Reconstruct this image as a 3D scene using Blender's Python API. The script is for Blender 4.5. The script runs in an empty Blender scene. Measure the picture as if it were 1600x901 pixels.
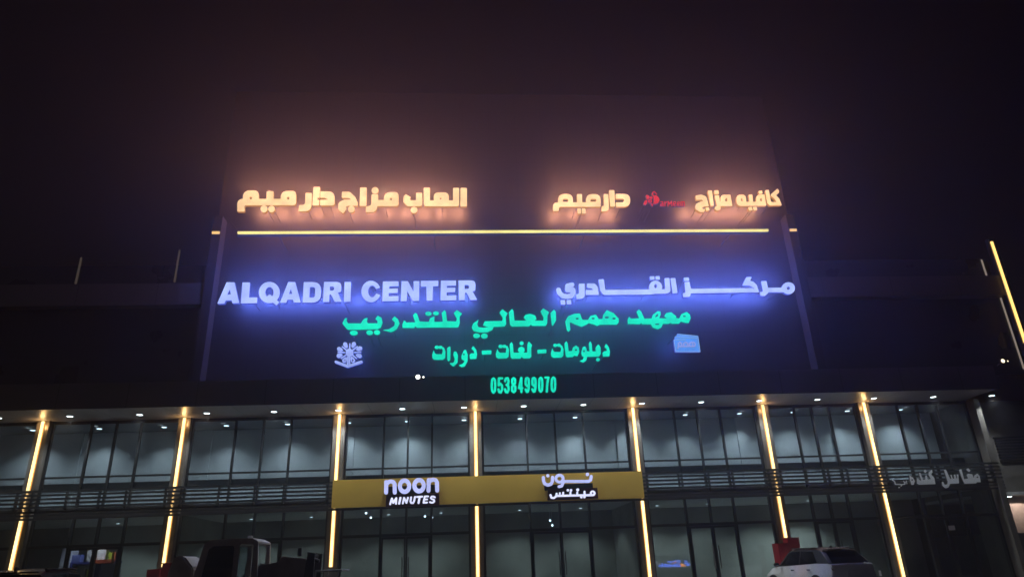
import bpy, bmesh, math, random
import numpy as np
from mathutils import Vector, Matrix
random.seed(7)
R = math.radians
scene = bpy.context.scene
col = scene.collection

# ------------------------------------------------------------------ camera
CAM = np.array([0.0, -27.0, 1.25])
F_PX, IW, IH = 1067.0, 1600.0, 901.0
def cam_axes(p, r, y):
    cy, sy, cp, sp = math.cos(y), math.sin(y), math.cos(p), math.sin(p)
    f = np.array([sy*cp, cy*cp, sp]); rt = np.array([cy, -sy, 0.0]); up = np.cross(rt, f)
    return rt*math.cos(r)+up*math.sin(r), up*math.cos(r)-rt*math.sin(r), f
AX, AU, AF = cam_axes(R(22.19), R(-2.2346), R(4.3385))
def P(px, py, y):
    """photo pixel -> point on the vertical plane at depth y"""
    d = AX*((px-IW/2)/F_PX) - AU*((py-IH/2)/F_PX) + AF
    return CAM + d*((y-CAM[1])/d[1])
cd = bpy.data.cameras.new('camera'); cam = bpy.data.objects.new('camera', cd); col.objects.link(cam)
cd.sensor_fit = 'HORIZONTAL'; cd.sensor_width = 36.0; cd.lens = 36.0*F_PX/IW
cd.clip_start = 0.1; cd.clip_end = 3000
m = Matrix.Identity(4)
for i in range(3):
    m[i][0], m[i][1], m[i][2], m[i][3] = AX[i], AU[i], -AF[i], CAM[i]
cam.matrix_world = m
scene.camera = cam

# ------------------------------------------------------------------ night sky, weak street light
w = bpy.data.worlds.new('World'); scene.world = w; w.use_nodes = True
nt = w.node_tree; nt.nodes.clear()
sky = nt.nodes.new('ShaderNodeTexSky'); sky.sky_type = 'NISHITA'; sky.sun_disc = False
sky.sun_elevation = R(25.5); sky.sun_rotation = R(257)
tint = nt.nodes.new('ShaderNodeMixRGB'); tint.blend_type = 'MULTIPLY'; tint.inputs[0].default_value = 1.0
tint.inputs[2].default_value = (1.35, 0.52, 0.42, 1)
bg = nt.nodes.new('ShaderNodeBackground'); bg.inputs[1].default_value = 0.00022
wo = nt.nodes.new('ShaderNodeOutputWorld')
nt.links.new(sky.outputs[0], tint.inputs[1]); nt.links.new(tint.outputs[0], bg.inputs[0]); nt.links.new(bg.outputs[0], wo.inputs[0])
sd = bpy.data.lights.new('street_light_glow', 'SUN'); sd.energy = 0.10; sd.angle = R(12); sd.color = (1.0, 0.9, 0.8)
sun = bpy.data.objects.new('street_light_glow', sd); col.objects.link(sun)
sun.rotation_euler = Vector((.88, .22, -.42)).to_track_quat('-Z', 'Y').to_euler()
vs = scene.view_settings
vs.view_transform = 'Standard'; vs.look = 'None'; vs.exposure = 0.0; vs.gamma = 1.0; vs.use_curve_mapping = False

# ------------------------------------------------------------------ helpers
def nodes(mat):
    mat.use_nodes = True; n = mat.node_tree; n.nodes.clear(); return n
def pbr(name, rgb, rough=0.6, metal=0.0, var=0.15, scale=3.0, bump=0.0, coat=0.0, stretch=(1,1,1)):
    mat = bpy.data.materials.new(name); n = nodes(mat)
    o = n.nodes.new('ShaderNodeOutputMaterial'); b = n.nodes.new('ShaderNodeBsdfPrincipled')
    tc = n.nodes.new('ShaderNodeTexCoord'); mp = n.nodes.new('ShaderNodeMapping'); mp.inputs['Scale'].default_value = stretch
    nz = n.nodes.new('ShaderNodeTexNoise'); nz.inputs['Scale'].default_value = scale; nz.inputs['Detail'].default_value = 6
    rp = n.nodes.new('ShaderNodeValToRGB')
    rp.color_ramp.elements[0].position = 0.3; rp.color_ramp.elements[1].position = 0.7
    rp.color_ramp.elements[0].color = [c*(1-var) for c in rgb]+[1]; rp.color_ramp.elements[1].color = [min(1, c*(1+var)) for c in rgb]+[1]
    n.links.new(tc.outputs['Object'], mp.inputs[0]); n.links.new(mp.outputs[0], nz.inputs[0]); n.links.new(nz.outputs[0], rp.inputs[0])
    n.links.new(rp.outputs[0], b.inputs['Base Color'])
    mr = n.nodes.new('ShaderNodeMapRange'); mr.inputs[3].default_value = max(0.02, rough-0.1); mr.inputs[4].default_value = min(1, rough+0.1)
    n.links.new(nz.outputs[0], mr.inputs[0]); n.links.new(mr.outputs[0], b.inputs['Roughness'])
    b.inputs['Metallic'].default_value = metal; b.inputs['Coat Weight'].default_value = coat
    if bump:
        bp = n.nodes.new('ShaderNodeBump'); bp.inputs['Strength'].default_value = bump; bp.inputs['Distance'].default_value = 0.02
        n.links.new(nz.outputs[0], bp.inputs['Height']); n.links.new(bp.outputs[0], b.inputs['Normal'])
    n.links.new(b.outputs[0], o.inputs[0]); return mat
def panels(name, rgb, pw, ph, rough=0.45, metal=0.0, gap=0.012, var=0.12):
    """cladding sheets with open joints, laid out in object space along X and Z"""
    mat = pbr(name, rgb, rough, metal, var, 0.7); n = mat.node_tree
    b = [x for x in n.nodes if x.type == 'BSDF_PRINCIPLED'][0]; src = b.inputs['Base Color'].links[0].from_socket
    tc = n.nodes.new('ShaderNodeTexCoord'); sx = n.nodes.new('ShaderNodeSeparateXYZ'); n.links.new(tc.outputs['Object'], sx.inputs[0])
    fac = None
    for axis, step in (('X', pw), ('Z', ph)):
        md = n.nodes.new('ShaderNodeMath'); md.operation = 'PINGPONG'; md.inputs[1].default_value = step/2
        n.links.new(sx.outputs[axis], md.inputs[0])
        lt = n.nodes.new('ShaderNodeMath'); lt.operation = 'LESS_THAN'; lt.inputs[1].default_value = gap
        n.links.new(md.outputs[0], lt.inputs[0])
        if fac is None: fac = lt.outputs[0]
        else:
            mx = n.nodes.new('ShaderNodeMath'); mx.operation = 'MAXIMUM'; n.links.new(fac, mx.inputs[0]); n.links.new(lt.outputs[0], mx.inputs[1]); fac = mx.outputs[0]
    mix = n.nodes.new('ShaderNodeMixRGB'); mix.inputs[2].default_value = [c*0.25 for c in rgb]+[1]
    n.links.new(fac, mix.inputs[0]); n.links.new(src, mix.inputs[1]); n.links.new(mix.outputs[0], b.inputs['Base Color'])
    return mat
def emit(name, rgb, strength=1.0, var=0.0, scale=4.0):
    mat = bpy.data.materials.new(name); n = nodes(mat)
    o = n.nodes.new('ShaderNodeOutputMaterial'); e = n.nodes.new('ShaderNodeEmission')
    e.inputs[0].default_value = list(rgb)+[1]; e.inputs[1].default_value = strength
    if var:
        tc = n.nodes.new('ShaderNodeTexCoord'); nz = n.nodes.new('ShaderNodeTexNoise'); nz.inputs['Scale'].default_value = scale
        mr = n.nodes.new('ShaderNodeMapRange'); mr.inputs[1].default_value = .3; mr.inputs[2].default_value = .7
        mr.inputs[3].default_value = strength*(1-var); mr.inputs[4].default_value = strength*(1+var)
        n.links.new(tc.outputs['Object'], nz.inputs[0]); n.links.new(nz.outputs[0], mr.inputs[0]); n.links.new(mr.outputs[0], e.inputs[1])
    n.links.new(e.outputs[0], o.inputs[0]); return mat
def glass(name, tint, refl=0.9, rough=0.0):
    mat = bpy.data.materials.new(name); n = nodes(mat)
    o = n.nodes.new('ShaderNodeOutputMaterial'); t = n.nodes.new('ShaderNodeBsdfTransparent'); t.inputs[0].default_value = list(tint)+[1]
    g = n.nodes.new('ShaderNodeBsdfGlossy'); g.inputs['Roughness'].default_value = rough
    fr = n.nodes.new('ShaderNodeFresnel'); fr.inputs[0].default_value = 1.5
    mu = n.nodes.new('ShaderNodeMath'); mu.operation = 'MULTIPLY'; mu.inputs[1].default_value = refl
    mx = n.nodes.new('ShaderNodeMixShader')
    n.links.new(fr.outputs[0], mu.inputs[0]); n.links.new(mu.outputs[0], mx.inputs[0]); n.links.new(t.outputs[0], mx.inputs[1]); n.links.new(g.outputs[0], mx.inputs[2])
    n.links.new(mx.outputs[0], o.inputs[0]); return mat

class MB:
    """collects shapes into ONE mesh"""
    def __init__(s): s.bm = bmesh.new(); s.mi = 0
    def _mat(s, fs):
        for f in fs: f.material_index = s.mi
    def box(s, x0, x1, y0, y1, z0, z1, bev=0.0):
        v = [s.bm.verts.new(p) for p in ((x0,y0,z0),(x1,y0,z0),(x1,y1,z0),(x0,y1,z0),(x0,y0,z1),(x1,y0,z1),(x1,y1,z1),(x0,y1,z1))]
        fs = [s.bm.faces.new([v[i] for i in q]) for q in ((3,2,1,0),(4,5,6,7),(0,1,5,4),(1,2,6,5),(2,3,7,6),(3,0,4,7))]
        s._mat(fs)
        if bev: 
            es = list({e for f in fs for e in f.edges})
            r = bmesh.ops.bevel(s.bm, geom=es, offset=bev, segments=2, affect='EDGES'); s._mat(r['faces'])
        return s
    def quad(s, *pts):
        f = s.bm.faces.new([s.bm.verts.new(p) for p in pts]); s._mat([f]); return s
    def tube(s, a, b, r, n=10, r2=None, cap=True):
        a, b = Vector(a), Vector(b); d = (b-a).normalized()
        u = d.orthogonal().normalized(); v = d.cross(u); r2 = r if r2 is None else r2
        A = [s.bm.verts.new(a+(u*math.cos(t)+v*math.sin(t))*r) for t in [2*math.pi*i/n for i in range(n)]]
        B = [s.bm.verts.new(b+(u*math.cos(t)+v*math.sin(t))*r2) for t in [2*math.pi*i/n for i in range(n)]]
        fs = [s.bm.faces.new((A[i],A[(i+1)%n],B[(i+1)%n],B[i])) for i in range(n)]
        if cap: fs += [s.bm.faces.new(A[::-1]), s.bm.faces.new(B)]
        s._mat(fs); return s
    def prism(s, pts, axis, a, b, bev=0.0):
        """polygon given in the two other axes, extruded along axis"""
        def mk(p, t): return {'x': (t,p[0],p[1]), 'y': (p[0],t,p[1]), 'z': (p[0],p[1],t)}[axis]
        A = [s.bm.verts.new(mk(p, a)) for p in pts]; B = [s.bm.verts.new(mk(p, b)) for p in pts]; n = len(pts)
        fs = [s.bm.faces.new(A[::-1]), s.bm.faces.new(B)] + [s.bm.faces.new((A[i],A[(i+1)%n],B[(i+1)%n],B[i])) for i in range(n)]
        s._mat(fs)
        if bev:
            es = list({e for f in fs for e in f.edges})
            r = bmesh.ops.bevel(s.bm, geom=es, offset=bev, segments=3, affect='EDGES'); s._mat(r['faces'])
        return s
    def loft(s, rings, cap=True):
        Rv = [[s.bm.verts.new(p) for p in r] for r in rings]; n = len(rings[0]); fs = []
        for a, b in zip(Rv, Rv[1:]):
            fs += [s.bm.faces.new((a[i],a[(i+1)%n],b[(i+1)%n],b[i])) for i in range(n)]
        if cap: fs += [s.bm.faces.new(Rv[0][::-1]), s.bm.faces.new(Rv[-1])]
        s._mat(fs); return s
    def build(s, name, mats, parent=None, smooth=False):
        bmesh.ops.recalc_face_normals(s.bm, faces=s.bm.faces[:])
        me = bpy.data.meshes.new(name); s.bm.to_mesh(me); s.bm.free()
        for mt in (mats if isinstance(mats, (list, tuple)) else [mats]): me.materials.append(mt)
        if smooth:
            me.polygons.foreach_set('use_smooth', [True]*len(me.polygons)); me.set_sharp_from_angle(angle=R(35))
        o = bpy.data.objects.new(name, me); col.objects.link(o)
        if parent: put(o, parent)
        return o
def put(o, parent):
    """parent without moving: meshes are modelled in world space"""
    o.parent = parent
    pm = Matrix.Translation(parent_loc(parent)); o.matrix_parent_inverse = pm.inverted() if parent.parent is None else Matrix.Identity(4)
    return o
def parent_loc(p): return p.location if p.parent is None else Vector((0,0,0))
def tag(o, label=None, cat=None, group=None, kind=None):
    for k, v in (('label', label), ('category', cat), ('group', group), ('kind', kind)):
        if v: o[k] = v
    return o
def empty(name, loc, label=None, cat=None, group=None):
    o = bpy.data.objects.new(name, None); o.empty_display_size = 0.3; col.objects.link(o); o.location = loc
    return tag(o, label, cat, group)

# ------------------------------------------------------------------ materials
M = dict(
 cladding=panels('dark_cladding', (.015,.015,.016), 1.2, 0.9, .42),
 fascia=panels('fascia_sheet', (.11,.105,.11), 2.4, 9.0, .4),
 wing=panels('wing_glazing', (.016,.017,.022), 1.5, 1.9, .3),
 band=panels('balcony_band', (.085,.075,.066), 3.0, 9.0, .5),
 soffit=panels('soffit_sheet', (.26,.245,.235), 1.2, 9.0, .38),
 pilaster=pbr('pilaster_metal', (.16,.145,.13), .4, .3),
 frame=pbr('window_frame', (.02,.023,.026), .4, .4),
 slat=pbr('louvre_metal', (.03,.033,.037), .45, .3),
 glass=glass('shop_glass', (.74,.80,.82), .9),
 inwall=pbr('interior_plaster', (.66,.69,.71), .8, var=.05),
 inwall2=pbr('plaster_with_reflections', (.33,.34,.33), .8, var=.4, scale=.45),  # blotches painted in for uneven street reflections in the shop glass
 indark=pbr('interior_board', (.10,.115,.125), .7, var=.1),
 floor=pbr('floor_tile', (.22,.21,.2), .4),
 yellow=pbr('yellow_panel', (.95,.60,.10), .5, var=.06, scale=1.2),
 maroon=pbr('maroon_panel', (.11,.018,.035), .45),
 fin=pbr('fin_metal', (.007,.007,.008), .7),
 dark=pbr('dark_metal', (.02,.02,.022), .5, .2),
 grey=pbr('grey_metal', (.25,.25,.26), .45, .5),
 white=pbr('white_letter', (.80,.80,.84), .5, var=.06),
 red=pbr('red_paint', (.30,.016,.024), .45, var=.12),
 asphalt=pbr('asphalt', (.05,.05,.05), .85, var=.3, scale=8, bump=.3),
 paving=pbr('paving', (.24,.225,.21), .8, var=.2, scale=2),
 led=emit('led_strip', (1.0,.80,.34), 2.5, .28, 1.3),
 led_glow_fringe=emit('led_glow_fringe', (1.0,.44,.085), 1.0),  # orange emission paints the bloom beside each strip
 led_line=emit('led_line', (.95,.84,.28), 1.15, .12, 1.5),
 dim_led_and_reflection=emit('dim_led_and_reflection', (1.0,.62,.22), 1.1),
 led_thin=emit('led_thin', (1.0,.80,.66), .26),
 down=emit('downlight_lens', (.80,.95,1.0), 5.0),
 down_in=emit('inner_downlight_lens', (.72,.88,1.0), 5.0),
 lamp=emit('flood_lens', (1.0,.95,.85), 6.0),
)
# ------------------------------------------------------------------ lettering: traced outlines -> thick channel letters
def rp(pts):
    """polygon with a rounding radius per corner (x, y[, r])"""
    out = []; n = len(pts)
    for i in range(n):
        p = pts[i]; r = p[2] if len(p) > 2 else 0
        c = np.array(p[:2], float)
        if r <= 0: out.append(c); continue
        a = np.array(pts[i-1][:2], float)-c; b = np.array(pts[(i+1) % n][:2], float)-c
        la, lb = np.linalg.norm(a), np.linalg.norm(b)
        if la < 1e-6 or lb < 1e-6: out.append(c); continue
        a /= la; b /= lb
        ang = math.acos(max(-1, min(1, float(a@b))))
        if ang > 3.05 or ang < 0.15: out.append(c); continue
        t = min(r/math.tan(ang/2), la*0.5, lb*0.5)
        A, B = c+a*t, c+b*t
        for k in range(7):
            u = k/6; out.append(A*(1-u)**2+2*c*u*(1-u)+B*u*u)
    return np.array(out)
def sd_poly(X, Y, pts):
    d = np.full(X.shape, 1e9); ins = np.zeros(X.shape, bool); n = len(pts)
    for i in range(n):
        ax, ay = pts[i]; bx, by = pts[(i+1) % n]; ex, ey = bx-ax, by-ay
        L = ex*ex+ey*ey
        if L < 1e-9: continue
        t = np.clip(((X-ax)*ex+(Y-ay)*ey)/L, 0, 1)
        d = np.minimum(d, (X-ax-t*ex)**2+(Y-ay-t*ey)**2)
        if ay != by:
            ins ^= ((ay > Y) != (by > Y)) & (X < (bx-ax)*(Y-ay)/(by-ay)+ax)
    d = np.sqrt(d); return np.where(ins, -d, d)
def sd_stroke(X, Y, pts, hw):
    d = np.full(X.shape, 1e9)
    for (ax, ay), (bx, by) in zip(pts, pts[1:]):
        ex, ey = bx-ax, by-ay; L = ex*ex+ey*ey+1e-9
        t = np.clip(((X-ax)*ex+(Y-ay)*ey)/L, 0, 1)
        d = np.minimum(d, np.hypot(X-ax-t*ex, Y-ay-t*ey))
    return d-hw
CELL = 0.25
def contours(groups):
    """groups: (ox, oy, s, prims) with prims in zoomed coordinates -> list of closed loops in photo pixels"""
    prims = []
    for ox, oy, s, ps in groups:
        for p in ps:
            k = p[0]
            if k in ('P', '-P'): q = rp(p[1])/s+np.array([ox, oy]); bb = (q.min(0), q.max(0))
            elif k in ('E', '-E'):
                t = np.linspace(0, 2*math.pi, 33)[:-1]
                q = np.stack([ox+(p[1]+p[3]*np.cos(t))/s, oy+(p[2]+p[4]*np.sin(t))/s], 1); bb = (q.min(0), q.max(0))
            else:
                q = np.array(p[1], float)/s+np.array([ox, oy]); hw = p[2]/s/2; bb = (q.min(0)-hw, q.max(0)+hw)
            prims.append((k, q, p[2]/s/2 if k == 'S' else 0, bb))
    lo = np.min([b[3][0] for b in prims], 0)-2; hi = np.max([b[3][1] for b in prims], 0)+2
    nx, ny = int((hi[0]-lo[0])/CELL)+2, int((hi[1]-lo[1])/CELL)+2
    D = np.full((ny, nx), 3.0)
    for k, q, hw, bb in prims:
        i0, j0 = np.maximum(((bb[0]-lo)/CELL).astype(int)-4, 0); i1, j1 = ((bb[1]-lo)/CELL).astype(int)+5
        X, Y = np.meshgrid(lo[0]+np.arange(i0, min(i1, nx))*CELL, lo[1]+np.arange(j0, min(j1, ny))*CELL)
        d = sd_stroke(X, Y, q, hw) if k == 'S' else sd_poly(X, Y, q)
        S = D[j0:j0+X.shape[0], i0:i0+X.shape[1]]
        if k[0] == '-': np.maximum(S, -d, out=S)
        else: np.minimum(S, d, out=S)
    # marching squares with linear interpolation
    I = D < 0; nxt = {}
    pt = {}
    def hpt(j, i):   # edge between (j,i) and (j,i+1)
        a, b = D[j, i], D[j, i+1]; return (lo[0]+(i+a/(a-b))*CELL, lo[1]+j*CELL)
    def vpt(j, i):
        a, b = D[j, i], D[j+1, i]; return (lo[0]+i*CELL, lo[1]+(j+a/(a-b))*CELL)
    code = I[:-1, :-1]*1+I[:-1, 1:]*2+I[1:, 1:]*4+I[1:, :-1]*8
    T = {1: [('l','t')], 2: [('t','r')], 3: [('l','r')], 4: [('r','b')], 5: [('l','t'),('r','b')], 6: [('t','b')], 7: [('l','b')],
         8: [('b','l')], 9: [('b','t')], 10: [('t','r'),('b','l')], 11: [('b','r')], 12: [('r','l')], 13: [('r','t')], 14: [('t','l')]}
    for j, i in zip(*np.nonzero((code > 0) & (code < 15))):
        for a, b in T[int(code[j, i])]:
            ks = []
            for e in (a, b):
                if e == 't': key = (0, j, i)
                elif e == 'b': key = (0, j+1, i)
                elif e == 'l': key = (1, j, i)
                else: key = (1, j, i+1)
                if key not in pt: pt[key] = hpt(key[1], key[2]) if key[0] == 0 else vpt(key[1], key[2])
                ks.append(key)
            nxt[ks[0]] = ks[1]
    loops = []
    while nxt:
        k0 = next(iter(nxt)); lp = []; k = k0
        while k in nxt:
            lp.append(pt[k]); k = nxt.pop(k)
        if len(lp) > 6: loops.append(np.array(lp))
    return [simplify(l) for l in loops]
def simplify(l, eps=0.07):
    n = len(l); keep = np.zeros(n+1, bool); c = np.vstack([l, l[:1]])
    far = int(np.argmax(np.hypot(*(l-l[0]).T))); keep[[0, far, n]] = True
    st = [(0, far), (far, n)]
    while st:
        a, b = st.pop()
        if b-a < 2: continue
        p, q = c[a], c[b]; e = q-p; L = np.hypot(*e)
        s = c[a+1:b]-p
        d = np.abs(s[:, 0]*e[1]-s[:, 1]*e[0])/L if L > 1e-9 else np.hypot(*s.T)
        i = int(np.argmax(d))
        if d[i] > eps: keep[a+1+i] = True; st += [(a, a+1+i), (a+1+i, b)]
    return c[:-1][keep[:-1]]
def area(l): x, y = l[:, 0], l[:, 1]; return 0.5*float(np.sum(x*np.roll(y, -1)-y*np.roll(x, -1)))
def inside(p, l):
    r = False; n = len(l)
    for i in range(n):
        (ax, ay), (bx, by) = l[i], l[(i+1) % n]
        if (ay > p[1]) != (by > p[1]) and p[0] < (bx-ax)*(p[1]-ay)/(by-ay)+ax: r = not r
    return r
def solid(loops, y, thick, mats, name, parent):
    """loops (outer + holes) in photo pixels, unprojected onto the plane y, extruded backwards by thick"""
    cu = bpy.data.curves.new('outline', 'CURVE'); cu.dimensions = '2D'; cu.fill_mode = 'BOTH'; cu.extrude = thick/2
    for l in loops:
        q = [P(a, b, y) for a, b in l]
        sp = cu.splines.new('POLY'); sp.points.add(len(q)-1); sp.use_cyclic_u = True
        for k, v in enumerate(q): sp.points[k].co = (v[0], v[2], 0, 1)
    to = bpy.data.objects.new('outline', cu); col.objects.link(to)
    dg = bpy.context.evaluated_depsgraph_get(); dg.update()
    me = bpy.data.meshes.new_from_object(to.evaluated_get(dg))
    bpy.data.objects.remove(to); bpy.data.curves.remove(cu)
    me.transform(Matrix(((1,0,0,0),(0,0,-1,y+thick/2),(0,1,0,0),(0,0,0,1))))
    me.materials.clear()
    for mt in mats: me.materials.append(mt)
    if len(mats) == 3:
        for pl in me.polygons: pl.material_index = 0 if pl.normal.y < -.7 else (2 if pl.normal.y > .7 else 1)
    else:
        for pl in me.polygons: pl.material_index = 0
    me.name = name
    o = bpy.data.objects.new(name, me); col.objects.link(o)
    if parent: put(o, parent)
    return o
def letters(groups, y, thick, mats, parent, dot_area=0, name='letter'):
    ls = contours(groups)
    ar = [area(l) for l in ls]; sgn = 1 if ar[int(np.argmax(np.abs(ar)))] > 0 else -1
    outs = [l for l, a in zip(ls, ar) if a*sgn > 0.15]; holes = [l for l, a in zip(ls, ar) if a*sgn < -0.15]
    for o in sorted(outs, key=lambda l: -l[:, 0].max()):
        hs = [h for h in holes if inside(h[0], o)]
        solid([o]+hs, y, thick, mats, 'dot' if abs(area(o)) < dot_area else name, parent)
    return ls
GL = {}
GL['game_sign'] = [(360,280,8,[
 ('P',[(155,322,5),(155,140,110),(355,140,60),(355,322,5)]),('P',[(85,402,8),(85,245,75),(240,245,10),(240,325,5),(175,325,20),(178,402,10)]),
 ('P',[(200,245),(700,245),(700,325),(200,325)]),('P',[(452,150,12),(540,150,12),(537,300),(448,300)]),
 ('P',[(628,325,5),(628,145,100),(822,145,50),(822,325,40)]),('-E',255,235,16,16),('-E',722,237,16,16),
 ('E',420,370,44,44),('E',514,372,42,42),
 ('P',[(938,170,10),(1020,170,12),(1010,400,115),(850,402,8),(858,322,15),(932,322,50)]),
 ('P',[(1036,95,15),(1122,95,15),(1108,328,12),(1024,328,12)]),
 ('P',[(1138,152,15),(1303,152,130),(1303,328,30),(1120,328,12),(1125,150)]),('-P',[(1090,232),(1180,232,10),(1222,254),(1090,258)]),
 ('P',[(1395,155,12),(1490,155,60),(1560,220,40),(1592,290,10),(1592,332,8),(1470,332,20),(1440,345,8),(1452,370,6),(1410,428,10),(1345,380,40),(1350,290,60),(1420,255,40),(1515,255,5),(1480,235,20),(1390,232,12)]),
 ('E',1512,374,42,42)]),
 (550,280,8,[
 ('P',[(100,102,14),(185,102,14),(180,335,12),(94,335,12)]),('E',288,140,44,42),
 ('P',[(243,188,12),(328,188,12),(325,300),(300,412,110),(170,412,8),(175,340,18),(240,330,40)]),('P',[(280,260),(480,260),(480,336),(280,336)]),
 ('P',[(398,336,5),(398,160,100),(583,160,50),(583,336,40)]),('-E',487,248,15,15),
 ('P',[(800,168,10),(878,168,12),(878,338,35),(690,338,55),(638,280,30),(645,215,20),(672,185,6),(738,225,6),(720,250,12),(735,264,10),(800,264,10)]),('E',775,385,43,40),
 ('P',[(895,105,14),(976,105,14),(974,264,8),(1262,264,8),(1262,108,14),(1339,108,14),(1339,338,30),(897,338,35)]),
 ('P',[(1022,280,20),(1022,165,80),(1210,165,80),(1210,280,20)]),('-E',1108,242,11,11),
 ('P',[(1356,108,14),(1437,108,14),(1437,340,12),(1354,340,12)])])]
GL['home_sign'] = [(850,280,8,[
 ('P',[(895,183,8),(1078,183,82),(1078,345,82),(900,345,10)]),('-P',[(870,245),(990,245,8),(1008,265,15),(985,288,8),(870,288)]),
 ('P',[(812,135,14),(880,135,14),(889,342,12),(828,342,12)]),
 ('P',[(745,185,12),(804,185,12),(813,400,85),(716,402,8),(722,335,15),(750,335,25)]),
 ('P',[(170,288),(690,288),(690,345),(200,345)]),('P',[(525,345,5),(525,185,95),(708,185,95),(710,345,15)]),
 ('P',[(410,185,14),(475,185,14),(478,300),(415,300)]),('P',[(175,345,5),(175,183,95),(362,183,95),(362,345,5)]),
 ('-P',[(580,280,8),(580,246,25),(655,246,25),(655,280,8)]),('-P',[(235,282,8),(235,246,25),(302,246,25),(302,282,8)]),
 ('P',[(112,398,12),(112,290,70),(240,290),(240,345),(190,345,20),(185,398,12)]),
 ('P',[(415,365,12),(463,365,12),(463,430,12),(420,430,12)]),('P',[(472,365,12),(518,365,12),(526,428,12),(474,430,12)])])]
GL['cafe_sign'] = [(1040,280,8,[
 ('P',[(372,205,10),(440,190,40),(510,215,40),(540,338,8),(480,340,10),(455,355,10),(466,372,8),(490,368),(486,410,8),(430,410,50),(370,370,30),(375,310,40),(440,278,30),(472,275,5),(455,255,15),(380,258,10)]),
 ('P',[(496,356,8),(540,350,8),(550,388,8),(508,397,8)]),
 ('P',[(525,140,12),(580,140,12),(605,332,10),(562,336,10)]),
 ('P',[(605,140,10),(660,138,10),(668,186,10),(612,188,10)]),
 ('P',[(612,202,8),(668,198,8),(680,282,8),(720,282),(720,335),(686,335,5),(690,385,30),(640,392,15),(610,370,10),(620,345,12),(642,335,10)]),
 ('P',[(680,336),(684,280,10),(690,192,60),(812,192,10),(836,336,6)]),('-P',[(742,270,8),(748,235,15),(770,235,8),(772,282,8)]),
 ('P',[(888,335,75),(882,192,70),(1000,192,50),(1010,280,5),(1010,335)]),
 ('P',[(950,282),(1245,282),(1258,332),(950,334)]),('P',[(1035,192,10),(1085,190,10),(1096,300),(1050,300)]),
 ('P',[(1130,300),(1132,192,70),(1236,190,12),(1258,332,5),(1140,332)]),
 ('-P',[(938,268,10),(945,238,12),(960,240,8),(966,282,10)]),('-P',[(1178,270,10),(1184,235,15),(1200,238,8),(1208,278,8)]),
 ('P',[(1158,148,8),(1206,140,8),(1213,180,8),(1168,185,8)]),
 ('P',[(1243,138,10),(1290,132,10),(1318,285,15),(1390,285,8),(1360,245,20),(1315,205,20),(1320,185,8),(1400,115,8),(1420,150,6),(1415,170,6),(1380,200,10),(1420,240,20),(1452,325,6),(1300,328,30),(1272,300,20)]),
 ('P',[(1030,350,8),(1078,346,8),(1087,388,8),(1042,392,8)]),('P',[(1090,346,8),(1138,344,8),(1148,386,8),(1102,390,8)])])]
GL['red_emblem'] = [(990,280,15.02,[
 ('P',[(470,395,10),(520,370,30),(585,420,30),(612,485,30),(580,555,30),(520,582,30),(445,578,8),(482,520,20),(470,450,15)]),
 ('S',[(470,395),(440,350),(450,305),(490,292),(540,350)],26),
 ('P',[(228,590,8),(262,500,25),(320,485,20),(315,560,20),(280,605,15)]),
 ('S',[(315,395),(345,410),(330,450)],55),('E',410,435,36,30),('E',385,515,48,42),('-E',388,515,16,14),
 ('P',[(400,570,8),(440,575,8),(462,632,10),(425,630,10)])])]
GL['red_words'] = [(990,280,15.02,[
 ('S',[(640,530),(685,530),(695,625)],22),('S',[(695,575),(640,585),(635,622),(690,618)],20),
 ('S',[(735,525),(740,628)],22),('S',[(740,555),(785,525)],20),
 ('S',[(808,630),(815,515),(850,590),(888,512),(900,628)],22),
 ('S',[(930,580),(990,572),(985,535),(945,532),(930,580),(945,622),(995,618)],18),
 ('S',[(1025,580),(1080,572),(1075,535),(1040,532),(1025,580),(1040,622),(1085,618)],18),
 ('S',[(1112,628),(1112,525),(1150,535),(1152,628)],19),('S',[(1150,535),(1188,528),(1195,626)],19)])]
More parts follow.
